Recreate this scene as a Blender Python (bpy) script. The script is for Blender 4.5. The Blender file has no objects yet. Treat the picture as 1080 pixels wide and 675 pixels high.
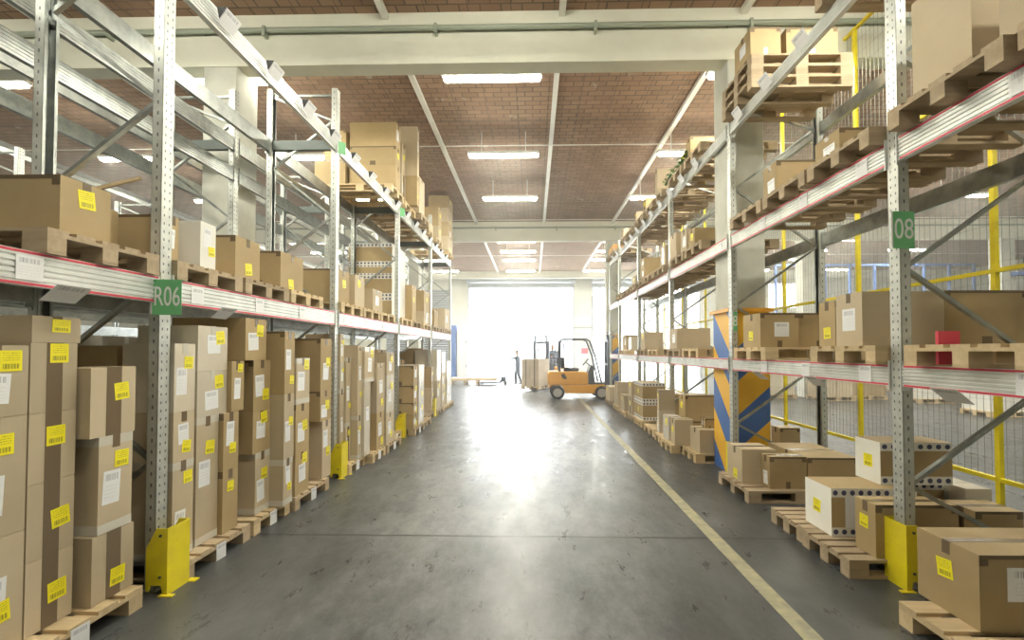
import bpy, bmesh, math, random
from mathutils import Vector, Matrix
random.seed(7)
C = bpy.context.scene.collection
R_ = math.radians

# ------------------------------------------------------------------ camera, world, light, exposure
cam_d = bpy.data.cameras.new('camera')
cam_d.sensor_width = 36.0
cam_d.lens = 458.0 / 1080.0 * 36.0
cam_d.clip_end = 400
YAW, PITCH = R_(1.2), R_(1.25)
cam_d.shift_x = -(22 - 458 * math.tan(YAW)) / 1080.0
cam_d.shift_y = (32.5 - 458 * math.tan(PITCH) / math.cos(YAW)) / 1080.0
cam = bpy.data.objects.new('camera', cam_d)
cam.location = (0, 0, 1.73)
cam.rotation_euler = (R_(90) + PITCH, 0, YAW)
C.objects.link(cam)
bpy.context.scene.camera = cam

w = bpy.data.worlds.new('overcast_sky'); bpy.context.scene.world = w; w.use_nodes = True
w.node_tree.nodes['Background'].inputs[0].default_value = (0.93, 0.97, 1.0, 1)
w.node_tree.nodes['Background'].inputs[1].default_value = 14.0
LAMP_W = 34.0
HAZE = .016
vs = bpy.context.scene.view_settings
vs.view_transform = 'Standard'; vs.look = 'None'; vs.gamma = 1.0
vs.exposure = 0.50
vs.use_curve_mapping = False

# ------------------------------------------------------------------ materials
def mat(name, col, rough=.6, metal=0., spec=.5, emit=None, estr=0.):
    m = bpy.data.materials.new(name); m.use_nodes = True
    b = m.node_tree.nodes['Principled BSDF']
    b.inputs['Base Color'].default_value = (*col, 1)
    b.inputs['Roughness'].default_value = rough
    b.inputs['Metallic'].default_value = metal
    b.inputs['Specular IOR Level'].default_value = spec
    if emit:
        b.inputs['Emission Color'].default_value = (*emit, 1); b.inputs['Emission Strength'].default_value = estr
    return m
def nd(m, t, **k):
    n = m.node_tree.nodes.new(t)
    for a, v in k.items(): setattr(n, a, v)
    return n
def lk(m, a, b): m.node_tree.links.new(a, b)
def bs(m): return m.node_tree.nodes['Principled BSDF']
def val(m, op, a, b=None, c=None):
    n = nd(m, 'ShaderNodeMath', operation=op)
    for i, v in enumerate((a, b, c)):
        if v is None: continue
        if isinstance(v, (int, float)): n.inputs[i].default_value = v
        else: lk(m, v, n.inputs[i])
    return n.outputs[0]
def mix(m, f, a, b):
    n = nd(m, 'ShaderNodeMix', data_type='RGBA')
    for s, v in ((0, f), (6, a), (7, b)):
        if isinstance(v, (int, float)): n.inputs[s].default_value = v
        elif isinstance(v, tuple): n.inputs[s].default_value = (*v, 1)
        else: lk(m, v, n.inputs[s])
    return n.outputs[2]
def noise(m, scale, detail=4, vec=None, rough=.6):
    n = nd(m, 'ShaderNodeTexNoise'); n.inputs['Scale'].default_value = scale; n.inputs['Detail'].default_value = detail
    n.inputs['Roughness'].default_value = rough
    if vec is not None: lk(m, vec, n.inputs['Vector'])
    return n.outputs['Fac']
def ramp(m, f, p0, p1):
    n = nd(m, 'ShaderNodeMapRange'); n.inputs[1].default_value = p0; n.inputs[2].default_value = p1
    lk(m, f, n.inputs[0]); return n.outputs[0]
def coord(m, which='Object'): return nd(m, 'ShaderNodeTexCoord').outputs[which]
def sep(m, v):
    n = nd(m, 'ShaderNodeSeparateXYZ'); lk(m, v, n.inputs[0]); return n.outputs
def noisy(name, a, b, scale, rough=.6, metal=0., rnd=0., lo=.35, hi=.65, stretch=None):
    m = mat(name, a, rough, metal)
    v = coord(m)
    if stretch:
        mp = nd(m, 'ShaderNodeMapping'); mp.inputs['Scale'].default_value = stretch; lk(m, v, mp.inputs[0]); v = mp.outputs[0]
    c = mix(m, ramp(m, noise(m, scale, 5, v), lo, hi), a, b)
    if rnd:
        oi = nd(m, 'ShaderNodeObjectInfo')
        h = nd(m, 'ShaderNodeHueSaturation'); lk(m, c, h.inputs['Color'])
        lk(m, val(m, 'MULTIPLY_ADD', oi.outputs['Random'], 2 * rnd, 1 - rnd), h.inputs['Value']); c = h.outputs[0]
    lk(m, c, bs(m).inputs['Base Color'])
    return m
M = {}
M['galv'] = noisy('galvanised_steel', (.30, .32, .315), (.44, .46, .44), 9, .34, .85)  # dark tone also paints shade onto the rear beams
M['galv_flat'] = noisy('dull_steel', (.40, .42, .41), (.52, .53, .50), 6, .5, .5)
def perf():
    m = noisy('perforated_steel', (.52, .54, .52), (.66, .68, .64), 9, .4, .6)
    s = sep(m, coord(m, 'UV'))
    u = val(m, 'ABSOLUTE', val(m, 'SUBTRACT', val(m, 'ABSOLUTE', s[0]), .022))
    v = val(m, 'ABSOLUTE', val(m, 'SUBTRACT', val(m, 'FRACT', val(m, 'DIVIDE', s[1], .06)), .5))
    h = val(m, 'MULTIPLY', val(m, 'LESS_THAN', u, .0055), val(m, 'LESS_THAN', v, .16))
    old = bs(m).inputs['Base Color'].links[0].from_socket
    lk(m, mix(m, h, old, (.16, .17, .18)), bs(m).inputs['Base Color'])
    return m
M['perf'] = perf()
M['dark_steel'] = mat('dark_coated_steel', (.10, .12, .115), .4, .3)
M['beam_face'] = noisy('lit_galvanised_beam', (.66, .68, .67), (.80, .82, .80), 5, .36, .35)  # steel lightened so the aisle-side beams carry painted light
M['yellow'] = noisy('yellow_paint', (.83, .70, .02), (.74, .60, .03), 8, .4)
M['red'] = mat('red_stripe', (.62, .06, .10), .5)
M['white_paint'] = noisy('white_paint', (.74, .75, .70), (.82, .83, .78), 3, .5)
M['paper'] = mat('paper', (.82, .83, .84), .6)
M['black'] = mat('black_rubber', (.02, .02, .022), .6)
M['dark'] = mat('dark_grey_paint', (.06, .065, .07), .5)
M['green'] = mat('green_sign', (.16, .50, .22), .4)
M['tape'] = mat('brown_tape', (.17, .125, .08), .2)
M['film_tape'] = mat('clear_tape', (.60, .57, .50), .22)
def labelmat(name, base, yel):
    m = mat(name, base, .45)
    s = sep(m, coord(m, 'UV'))
    bars = val(m, 'GREATER_THAN', noise(m, 34, 1, None), .5)
    cb = nd(m, 'ShaderNodeCombineXYZ'); lk(m, s[0], cb.inputs[0]); cb.inputs[1].default_value = 0
    nb = noise(m, 34, 1, cb.outputs[0]); bars = val(m, 'GREATER_THAN', nb, .5)
    lo, hi = (.12, .36) if yel else (.70, .90)
    inb = val(m, 'MULTIPLY', val(m, 'GREATER_THAN', s[1], lo), val(m, 'LESS_THAN', s[1], hi))
    inx = val(m, 'MULTIPLY', val(m, 'GREATER_THAN', s[0], .12), val(m, 'LESS_THAN', s[0], .88))
    bar = val(m, 'MULTIPLY', bars, val(m, 'MULTIPLY', inb, inx))
    lines = val(m, 'GREATER_THAN', val(m, 'FRACT', val(m, 'MULTIPLY', s[1], 9.)), .62)
    wn = val(m, 'GREATER_THAN', noise(m, 26, 1, coord(m, 'UV')), .52)
    l0, l1 = (.45, .9) if yel else (.1, .62)
    inl = val(m, 'MULTIPLY', val(m, 'GREATER_THAN', s[1], l0), val(m, 'LESS_THAN', s[1], l1))
    txt = val(m, 'MULTIPLY', val(m, 'MULTIPLY', lines, wn), val(m, 'MULTIPLY', inl, inx))
    f = val(m, 'MAXIMUM', bar, val(m, 'MULTIPLY', txt, .75 if yel else .35))
    lk(m, mix(m, f, base, (.10, .09, .03) if yel else (.35, .36, .40)), bs(m).inputs['Base Color'])
    return m
M['ylabel'] = labelmat('yellow_label', (.90, .80, .02), True)
M['wlabel'] = labelmat('white_label', (.80, .81, .83), False)
def card(name, a, b, coat=0.):
    m = noisy(name, a, b, 2.2, .72, 0, .10, .3, .7, (1, 1, 1))
    old = bs(m).inputs['Base Color'].links[0].from_socket
    v = coord(m)
    sc = val(m, 'GREATER_THAN', noise(m, 38, 3, v, .8), .71)
    lk(m, mix(m, val(m, 'MULTIPLY', sc, .25), old, tuple(min(1, x * 1.5) for x in b)), bs(m).inputs['Base Color'])
    if coat:
        bs(m).inputs['Coat Weight'].default_value = coat; bs(m).inputs['Coat Roughness'].default_value = .18
        bp = nd(m, 'ShaderNodeBump'); bp.inputs['Strength'].default_value = .5; bp.inputs['Distance'].default_value = .01
        mp = nd(m, 'ShaderNodeMapping'); mp.inputs['Scale'].default_value = (1, 1, .25); lk(m, v, mp.inputs[0])
        lk(m, noise(m, 30, 4, mp.outputs[0]), bp.inputs['Height']); lk(m, bp.outputs[0], bs(m).inputs['Coat Normal'])
    return m
M['cb_b'] = card('brown_cardboard', (.37, .27, .135), (.44, .33, .18))
M['cb_t'] = card('tan_cardboard', (.46, .375, .255), (.53, .44, .31))
M['cb_g'] = card('wrapped_cardboard', (.53, .465, .36), (.63, .57, .46), .8)
M['cb_w'] = card('white_cardboard', (.78, .77, .72), (.84, .83, .78))
M['cb_o'] = card('orange_cardboard', (.62, .33, .10), (.68, .38, .13))
def dotted():
    m = mat('dotted_cardboard_print', (.74, .73, .68), .6)
    s = sep(m, coord(m, 'UV'))
    u = val(m, 'SUBTRACT', val(m, 'FRACT', s[0]), .5); v = val(m, 'SUBTRACT', val(m, 'FRACT', s[1]), .5)
    d = val(m, 'LESS_THAN', val(m, 'ADD', val(m, 'MULTIPLY', u, u), val(m, 'MULTIPLY', v, v)), .085)
    lk(m, mix(m, d, (.76, .75, .70), (.06, .065, .14)), bs(m).inputs['Base Color'])
    return m
M['dots'] = dotted()
M['wood'] = noisy('pallet_wood', (.50, .38, .22), (.64, .50, .31), 7, .75, 0, .14, .3, .7, (.4, 3, 3))
M['wood_dark'] = noisy('old_or_shaded_pallet_wood', (.34, .26, .17), (.47, .37, .25), 7, .8, 0, .14, .3, .7, (.4, 3, 3))  # aged wood, also stands in for shade on the right top shelf
def floor_mat():
    m = mat('worn_concrete', (.13, .135, .135), .35)
    v = coord(m)
    big = ramp(m, noise(m, .35, 6, v), .35, .7)
    mp = nd(m, 'ShaderNodeMapping'); mp.inputs['Scale'].default_value = (1, .55, 1); lk(m, v, mp.inputs[0])
    st = ramp(m, noise(m, 1.1, 12, mp.outputs[0], .78), .40, .62)
    s = sep(m, v)
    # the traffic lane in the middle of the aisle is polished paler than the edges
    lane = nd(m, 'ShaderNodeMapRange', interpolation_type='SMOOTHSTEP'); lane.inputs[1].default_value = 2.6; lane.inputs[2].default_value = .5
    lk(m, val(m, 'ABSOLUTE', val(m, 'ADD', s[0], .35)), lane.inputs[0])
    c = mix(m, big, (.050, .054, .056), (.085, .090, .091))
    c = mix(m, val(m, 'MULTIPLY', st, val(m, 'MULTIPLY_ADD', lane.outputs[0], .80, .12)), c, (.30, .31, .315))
    slab = nd(m, 'ShaderNodeTexWhiteNoise', noise_dimensions='1D'); lk(m, val(m, 'FLOOR', val(m, 'DIVIDE', s[1], 4.1)), slab.inputs['W'])
    c = mix(m, val(m, 'MULTIPLY', slab.outputs[0], .45), c, (.05, .053, .055))
    fine = ramp(m, noise(m, 45, 6, v, .8), .3, .8)
    c = mix(m, val(m, 'MULTIPLY', fine, .25), c, (.06, .06, .06))
    # expansion joints across the aisle
    jy = val(m, 'LESS_THAN', val(m, 'ABSOLUTE', val(m, 'SUBTRACT', val(m, 'FRACT', val(m, 'ADD', val(m, 'DIVIDE', val(m, 'ADD', s[1], val(m, 'MULTIPLY', noise(m, 3., 3, v), .03)), 4.1), .5)), .5)), .0042)
    c = mix(m, jy, c, (.03, .03, .03))
    sk = nd(m, 'ShaderNodeMapping'); sk.inputs['Scale'].default_value = (.5, .12, 1); sk.inputs['Rotation'].default_value = (0, 0, .2); lk(m, v, sk.inputs[0])
    scuff = ramp(m, noise(m, 5.0, 8, sk.outputs[0], .75), .56, .62)
    c = mix(m, val(m, 'MULTIPLY', scuff, .18), c, (.05, .05, .05))
    lk(m, c, bs(m).inputs['Base Color'])
    sk2 = nd(m, 'ShaderNodeMapping'); sk2.inputs['Scale'].default_value = (1, .35, 1); lk(m, v, sk2.inputs[0])
    rn = ramp(m, noise(m, 4.5, 12, sk2.outputs[0], .8), .36, .64)
    lk(m, val(m, 'MULTIPLY_ADD', rn, .20, .24), bs(m).inputs['Roughness'])
    bp = nd(m, 'ShaderNodeBump'); bp.inputs['Strength'].default_value = .12; bp.inputs['Distance'].default_value = .01
    lk(m, noise(m, 25, 6, v, .7), bp.inputs['Height']); lk(m, bp.outputs[0], bs(m).inputs['Normal'])
    return m
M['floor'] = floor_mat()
def brick():
    m = mat('clay_tile_ceiling', (.3, .16, .1), .9)
    v = coord(m)
    t = nd(m, 'ShaderNodeTexBrick'); t.offset = .5
    t.inputs['Color1'].default_value = (.38, .255, .17, 1); t.inputs['Color2'].default_value = (.27, .175, .115, 1); t.inputs['Mortar'].default_value = (.13, .10, .08, 1)
    t.inputs['Scale'].default_value = 1.; t.inputs['Brick Width'].default_value = .30; t.inputs['Row Height'].default_value = .15
    t.inputs['Mortar Size'].default_value = .012
    lk(m, v, t.inputs['Vector'])
    s = sep(m, v)
    c = t.outputs[0]
    c = mix(m, ramp(m, noise(m, .9, 7, v, .7), .35, .7), c, mix(m, .5, c, (.40, .24, .17)))
    # plaster patches and joints between the tile panels
    pt = ramp(m, noise(m, 1.1, 5, v, .7), .66, .70)
    c = mix(m, val(m, 'MULTIPLY', pt, .6), c, (.58, .52, .42))
    jx = val(m, 'LESS_THAN', val(m, 'ABSOLUTE', val(m, 'SUBTRACT', val(m, 'FRACT', val(m, 'DIVIDE', s[0], .62)), .5)), .012)
    jy = val(m, 'LESS_THAN', val(m, 'ABSOLUTE', val(m, 'SUBTRACT', val(m, 'FRACT', val(m, 'DIVIDE', s[1], 2.6)), .5)), .012)
    c = mix(m, val(m, 'MULTIPLY', val(m, 'MAXIMUM', jx, val(m, 'MULTIPLY', jy, .7)), .7), c, (.13, .11, .09))
    lk(m, c, bs(m).inputs['Base Color'])
    return m
M['brick'] = brick()
M['plaster'] = noisy('cream_plaster', (.76, .76, .66), (.83, .83, .73), 1.5, .85)
M['concrete'] = noisy('grey_concrete', (.50, .51, .46), (.62, .62, .56), 2.0, .85)
M['shutter'] = mat('roller_shutter', (.45, .48, .52), .45, .4)
M['conduit'] = noisy('conduit_paint', (.80, .80, .76), (.88, .88, .84), 2.5, .4, 0)
M['pipe'] = mat('grey_green_pipe', (.36, .40, .33), .5)
M['lamp'] = mat('fluorescent_diffuser', (.9, .9, .85), .4, 0, .5, (1.0, .97, .80), 60.)
M['lamp_body'] = mat('lamp_housing', (.7, .7, .68), .5)
M['line'] = noisy('worn_yellow_line', (.44, .40, .25), (.28, .27, .20), 9, .5)
M['blue'] = mat('blue_paint', (.07, .16, .46), .45)
M['orange'] = noisy('orange_forklift_paint', (.80, .40, .03), (.76, .36, .03), 3, .35)
M['steel_dark'] = mat('mast_steel', (.07, .09, .13), .45, .3)
M['hub'] = mat('wheel_hub', (.45, .42, .38), .5)
M['skin'] = mat('skin', (.55, .33, .24), .6)
M['navy'] = mat('blue_work_jacket', (.09, .12, .18), .85)
M['trousers'] = mat('dark_work_trousers', (.06, .08, .12), .85)
M['hair'] = mat('dark_hair', (.04, .03, .025), .8)
M['glass'] = mat('window_frosted', (.9, .93, .95), .3)
bs(M['glass']).inputs['Transmission Weight'].default_value = .95
M['asphalt'] = noisy('pale_yard', (.42, .42, .40), (.50, .50, .48), .5, .9)
M['green_leaf'] = mat('green_foliage', (.06, .20, .04), .7)
def stripes():
    m = mat('blue_orange_column_wrap', (.1, .2, .5), .45)
    s = sep(m, coord(m))
    t = val(m, 'SUBTRACT', s[2], val(m, 'MULTIPLY', s[0], .9))
    t = val(m, 'SUBTRACT', t, val(m, 'MULTIPLY', s[1], 1.1))
    f = val(m, 'GREATER_THAN', val(m, 'FRACT', val(m, 'DIVIDE', t, .95)), .5)
    lk(m, mix(m, f, (.80, .46, .05), (.07, .16, .44)), bs(m).inputs['Base Color'])
    return m
M['wrap'] = stripes()

# ------------------------------------------------------------------ mesh helpers
class MB:
    def __init__(s): s.v = []; s.f = []; s.mi = []; s.uv = {}
    def quadbox(s, x0, x1, y0, y1, z0, z1, mi=0, rot=None, piv=None):
        o = len(s.v)
        vs_ = [(x0, y0, z0), (x1, y0, z0), (x1, y1, z0), (x0, y1, z0), (x0, y0, z1), (x1, y0, z1), (x1, y1, z1), (x0, y1, z1)]
        if rot:
            p = Vector(piv); vs_ = [tuple(rot @ (Vector(v) - p) + p) for v in vs_]
        s.v += vs_
        for q in ((3, 2, 1, 0), (4, 5, 6, 7), (0, 1, 5, 4), (1, 2, 6, 5), (2, 3, 7, 6), (3, 0, 4, 7)):
            s.f.append(tuple(o + i for i in q)); s.mi.append(mi)
        return s
    def prism(s, pts, axis, a, b, mi=0):
        """polygon (list of 2D) extruded along axis from a to b"""
        o = len(s.v); n = len(pts)
        for t in (a, b):
            for p, q in pts:
                s.v.append({'x': (t, p, q), 'y': (p, t, q), 'z': (p, q, t)}[axis])
        s.f.append(tuple(o + i for i in range(n))); s.mi.append(mi)
        s.f.append(tuple(o + n + i for i in reversed(range(n)))); s.mi.append(mi)
        for i in range(n):
            j = (i + 1) % n
            s.f.append((o + i, o + n + i, o + n + j, o + j)); s.mi.append(mi)
        return s
    def bar(s, p, q, wd, ht=None, mi=0):
        p, q = Vector(p), Vector(q); ht = ht or wd
        d = (q - p); L = d.length; d.normalize()
        up = Vector((0, 0, 1)) if abs(d.z) < .95 else Vector((1, 0, 0))
        a = d.cross(up).normalized() * wd / 2; b = a.cross(d).normalized() * ht / 2
        o = len(s.v)
        for e in (p, q):
            for k, l in ((-1, -1), (1, -1), (1, 1), (-1, 1)): s.v.append(tuple(e + a * k + b * l))
        for f in ((0, 1, 2, 3), (7, 6, 5, 4), (0, 4, 5, 1), (1, 5, 6, 2), (2, 6, 7, 3), (3, 7, 4, 0)):
            s.f.append(tuple(o + i for i in f)); s.mi.append(mi)
        return s
    def tube(s, pts, r, n=10, mi=0, closed=False):
        pts = [Vector(p) for p in pts]; o = len(s.v); k = len(pts)
        for i, p in enumerate(pts):
            if closed: d = pts[(i + 1) % k] - pts[i - 1]
            else: d = pts[min(i + 1, k - 1)] - pts[max(i - 1, 0)]
            d.normalize(); up = Vector((0, 0, 1)) if abs(d.z) < .9 else Vector((1, 0, 0))
            a = d.cross(up).normalized(); b = d.cross(a)
            rr = r[i] if isinstance(r, (list, tuple)) else r
            for j in range(n):
                t = 2 * math.pi * j / n; s.v.append(tuple(p + a * math.cos(t) * rr + b * math.sin(t) * rr))
        for i in range(k if closed else k - 1):
            for j in range(n):
                i2 = (i + 1) % k
                s.f.append((o + i * n + j, o + i * n + (j + 1) % n, o + i2 * n + (j + 1) % n, o + i2 * n + j)); s.mi.append(mi)
        if not closed:
            s.f.append(tuple(o + j for j in reversed(range(n)))); s.mi.append(mi)
            s.f.append(tuple(o + (k - 1) * n + j for j in range(n))); s.mi.append(mi)
        return s
    def mesh(s, name, mats, smooth=False, bevel=0., org=(0, 0, 0)):
        me = bpy.data.meshes.new(name)
        ox, oy, oz = org
        me.from_pydata([(a - ox, b - oy, c - oz) for a, b, c in s.v], [], s.f)
        for m_ in (mats if isinstance(mats, (list, tuple)) else [mats]): me.materials.append(m_)
        for p, i in zip(me.polygons, s.mi): p.material_index = i
        if s.uv:
            ul = me.uv_layers.new(name='UVMap')
            for p in me.polygons:
                if p.index in s.uv:
                    for li, c in zip(p.loop_indices, s.uv[p.index]): ul.data[li].uv = c
        bm = bmesh.new(); bm.from_mesh(me)
        bmesh.ops.recalc_face_normals(bm, faces=bm.faces)
        if bevel: bmesh.ops.bevel(bm, geom=list(bm.edges), offset=bevel, segments=1, affect='EDGES', profile=.5)
        bm.to_mesh(me); bm.free()
        if smooth:
            for p in me.polygons: p.use_smooth = True
        me.update()
        return me
    def obj(s, name, mats, parent=None, **k):
        org = k.get('org', (0, 0, 0))
        return link(name, s.mesh(name, mats, **k), parent, org)
def link(name, me, parent=None, loc=(0, 0, 0)):
    o = bpy.data.objects.new(name, me); C.objects.link(o); o.location = loc
    if parent is not None: o.parent = parent
    return o
def tag(o, label, cat, group=None):
    o['label'] = label; o['category'] = cat
    if group: o['group'] = group
    return o
def thing(name, label, cat, loc=(0, 0, 0), rz=0, group=None):
    o = bpy.data.objects.new(name, None); C.objects.link(o); o.location = loc; o.rotation_euler = (0, 0, rz)
    o.empty_display_size = .1
    return tag(o, label, cat, group)
def struct(o): o['kind'] = 'structure'; return o
def place(o, parent_world_loc):  # child built in world coordinates under a parent that sits at a location
    o.location = Vector(o.location) - Vector(parent_world_loc); return o
def text_mesh(txt, size, m):
    cu = bpy.data.curves.new('txt', 'FONT'); cu.body = txt; cu.size = size; cu.extrude = .001; cu.align_x = 'CENTER'; cu.align_y = 'CENTER'
    to = bpy.data.objects.new('txt', cu); C.objects.link(to)
    dg = bpy.context.evaluated_depsgraph_get()
    me = bpy.data.meshes.new_from_object(to.evaluated_get(dg)); me.materials.clear(); me.materials.append(m)
    bpy.data.objects.remove(to); return me
ORD = ['first', 'second', 'third', 'fourth', 'fifth', 'sixth', 'seventh', 'eighth', 'ninth', 'tenth', 'eleventh', 'twelfth', 'thirteenth', 'fourteenth', 'fifteenth']

# ------------------------------------------------------------------ the hall
CEIL = 6.62
WY = 28.0
struct(MB().quadbox(-26, 26, -8, 28.3, -.2, 0).obj('floor', M['floor']))
struct(MB().quadbox(-26, 26, -8, 28.3, CEIL, CEIL + .3).obj('ceiling', M['brick']))
struct(MB().quadbox(-26.2, -26, -8, 28.3, 0, CEIL).obj('wall_left', M['plaster']))
struct(MB().quadbox(26, 26.2, -8, 28.3, 0, CEIL).obj('wall_right', M['plaster']))
struct(MB().quadbox(-26, 26, -8.2, -8, 0, CEIL).obj('wall_rear', M['plaster']))
# back wall with two open doorways, one closed doorway, high windows
b = MB()
for x0, x1, z0, z1 in ((-26, -9.5, 0, CEIL), (-9.5, -5.3, 5.7, CEIL), (-5.3, -4.1, 0, CEIL), (-4.1, 2.55, 5.9, CEIL), (2.55, 3.9, 0, CEIL), (3.9, 10.6, 5.9, CEIL),
                       (10.6, 15, 0, CEIL), (15, 18.2, 0, 4.4), (15, 18.2, 6.1, CEIL), (18.2, 26, 0, CEIL)):
    b.quadbox(x0, x1, WY, WY + .3, z0, z1)
struct(b.obj('wall_back', M['plaster']))
for i, (x0, x1) in enumerate(((-4.1, 2.55), (3.9, 10.6))):
    b = MB(); b.tube([(x0 - .15, WY - .35, 6.30), (x1 + .15, WY - .35, 6.30)], .27, 20)
    b.quadbox(x0 - .1, x1 + .1, WY - .12, WY - .05, 5.78, 6.10)
    for k in range(3): b.quadbox(x0 - .1, x1 + .1, WY - .15, WY - .11, 5.8 + k * .1, 5.86 + k * .1)
    for x in (x0 - .1, x1 + .04): b.quadbox(x, x + .06, WY - .12, WY, 0, 6.0)
    d = struct(b.obj('door_%d' % (i + 1), M['shutter']))
b = MB()
for k in range(38): b.prism([(WY - .02, .15 * k), (WY - .06, .15 * k + .075), (WY - .02, .15 * k + .15)], 'x', -9.5, -5.3)
struct(b.obj('door_3', M['shutter']))
b = MB()
for x in (15, 16.05, 17.1, 18.12): b.quadbox(x, x + .08, WY, WY + .1, 4.4, 6.1)
b.quadbox(15, 18.2, WY, WY + .1, 4.4, 4.48); b.quadbox(15, 18.2, WY, WY + .1, 6.02, 6.1)
wd = struct(b.obj('window_1', M['white_paint']))
MB().quadbox(15.08, 18.12, WY + .04, WY + .06, 4.48, 6.02).obj('window_pane', M['glass'], wd)
# teal gutter over the doors
struct(MB().tube([(-12, WY - .25, 6.58), (14, WY - .25, 6.58)], .03, 8).obj('trim_1', M['pipe']))
# cross beams and their columns
for k, Y in enumerate((-4.0, 6.2, 16.4, 26.6)):
    z0 = 5.91 if k < 3 else 6.2
    b = MB(); b.quadbox(-26, 26, Y, Y + .26, z0, 6.36); b.quadbox(-26, 26, Y - .06, Y + .32, 6.44, CEIL)
    b.quadbox(-26, 26, Y + .03, Y + .23, 6.36, 6.44)
    struct(b.obj('ceiling_beam', M['plaster']))
    if k < 3:
        b = MB(); b.tube([(-26, Y - .05, 6.40), (26, Y - .05, 6.40)], .035, 8)
        for x in (-6.2, -3.9, -1.4, .9, 3.1, 5.6): b.quadbox(x - .02, x + .02, Y - .10, Y, 6.30, 6.44)
        struct(b.obj('trim_%d' % (k + 2), M['pipe']))
    for x in (-18.95, -11.8, -4.85, 2.8, 10.1, 17.4):
        if k == 3: continue
        struct(MB().quadbox(x, x + .5, Y + .01, Y + .5, 0, CEIL - .001, ).obj('column', M['concrete'], bevel=.012))
# conduit rails under the tiles
for i, x in enumerate((-2.13, .42, 3.0, -7.2, 8.0)):
    b = MB()
    for Y0, Y1 in ((-7.9, 6.13), (6.53, 16.33), (16.73, 27.6)): b.quadbox(x - .045, x + .045, Y0, Y1, 6.52, 6.60); b.quadbox(x - .02, x + .02, Y0, Y1, 6.60, 6.62)
    o = b.obj('conduit_rail', M['conduit']); tag(o, ['left white conduit rail running down the tiled ceiling', 'middle white conduit rail running down the tiled ceiling above the aisle', 'right white conduit rail running down the tiled ceiling', 'white ceiling conduit rail far left above the left racks', 'white ceiling conduit rail far right above the right rack'][i], 'conduit', 'ceiling conduit rails')
# thin suspension tie rods across the hall
for i, Y in enumerate((9.9, 15.6, 21.5)):
    tag(MB().tube([(-24, Y, 6.46), (24, Y, 6.46)], .012, 6).obj('tie_rod', M['conduit']), 'thin pale rod spanning the ceiling crosswise, %s from the camera' % ORD[i], 'rod', 'ceiling tie rods')
# fluorescent lamps
lamp_b = MB().quadbox(-.79, .79, -.07, .07, .05, .11); lamp_b.quadbox(-.5, -.48, -.01, .01, .11, 6.62 - 6.05); lamp_b.quadbox(.48, .5, -.01, .01, .11, 6.62 - 6.05)
lamp_me = lamp_b.mesh('lamp_housing', M['lamp_body'])
dif_me = MB().quadbox(-.76, .76, -.055, .055, 0, .05).mesh('diffuser', M['lamp'], bevel=.012)
ld = bpy.data.lights.new('tube_light', 'AREA'); ld.shape = 'RECTANGLE'; ld.size = 1.5; ld.size_y = .12; ld.energy = LAMP_W; ld.color = (1, .96, .80)
ROWN = {-17.45: 'fifth row left', -13.25: 'fourth row left', -9.05: 'third row left', -4.85: 'row over the left racks', -.65: 'row over the aisle', 3.55: 'row over the right rack', 7.75: 'first row beyond the right rack', 11.95: 'second row beyond the right rack', 16.15: 'third row beyond the right rack'}
for x in ROWN:
    for k, Y in enumerate((1.4, 4.1, 6.84, 9.58, 12.34, 17.2, 19.0, 20.8, 23.6)):
        if abs(x) > 12 and k % 2: continue
        t = thing('fluorescent_lamp', 'long fluorescent ceiling lamp, %s, %s from the near end' % (ROWN[x], ORD[k]), 'lamp', (x, Y, 6.05), 0, 'fluorescent ceiling lamps')
        link('housing', lamp_me, t); link('diffuser', dif_me, t)
        lo = bpy.data.objects.new('tube_light', ld); C.objects.link(lo); lo.parent = t; lo.location = (0, 0, -.02)
# floor line
struct(MB().quadbox(1.62, 1.74, -2, 26, 0.0005, .003).obj('floor_marking', M['line']))
# yard outside
struct(MB().quadbox(-40, 40, 28.3, 90, -.25, -.02).obj('ground', M['asphalt']))
# ------------------------------------------------------------------ racks
def post_mesh(h, side, depth=.075):
    """omega section upright, local: y 0..0.10 along the aisle, x 0..depth away from the aisle (sign side); perforated aisle face and camera face"""
    b = MB(); s = side; t = .004
    def face(v4, uv4):
        o = len(b.v); b.v += v4; b.f.append((o, o + 1, o + 2, o + 3)); b.mi.append(1); b.uv[len(b.f) - 1] = uv4
    b.quadbox(min(0, s * depth), max(0, s * depth), 0, t, 0, h); b.quadbox(min(0, s * depth), max(0, s * depth), .10 - t, .10, 0, h)
    b.quadbox(min(0, s * t), max(0, s * t), t, .10 - t, 0, h)
    for y in (t, .10 - t - .018): b.quadbox(min(s * (depth - t), s * depth), max(s * (depth - t), s * depth), y, y + .018, 0, h)
    e = -s * .0012
    face([(e, .004, 0), (e, .096, 0), (e, .096, h), (e, .004, h)], [(-.046, 0), (.046, 0), (.046, h), (-.046, h)])
    face([(s * .004, -.0012, 0), (s * (depth - .004), -.0012, 0), (s * (depth - .004), -.0012, h), (s * .004, -.0012, h)], [(-.052, 0), (.012, 0), (.012, h * .75), (-.052, h * .75)])
    return b.mesh('upright', [M['galv'], M['perf']])
def beam_mesh(L, z0, z1, s, ribs=True, mt=None):
    """ribbed box beam; face at x=0 looking away from s, body 0..0.05 towards s"""
    h = z1 - z0; pts = [(s * .05, z0), (0, z0)]
    if ribs:
        n = 5; g = (h - .03) / n
        for k in range(n):
            z = z0 + .015 + k * g
            pts += [(0, z), (s * .006, z + g * .12), (s * .006, z + g * .42), (0, z + g * .54)]
    pts += [(0, z1), (s * .05, z1)]
    b = MB(); b.prism(pts, 'y', 0, L)
    for y in (-.0, L - .006): b.quadbox(min(-s * .012, s * .055), max(-s * .012, s * .055), y, y + .006, z0 - .03, z1 + .03)
    return b.mesh('beam', mt)
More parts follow.
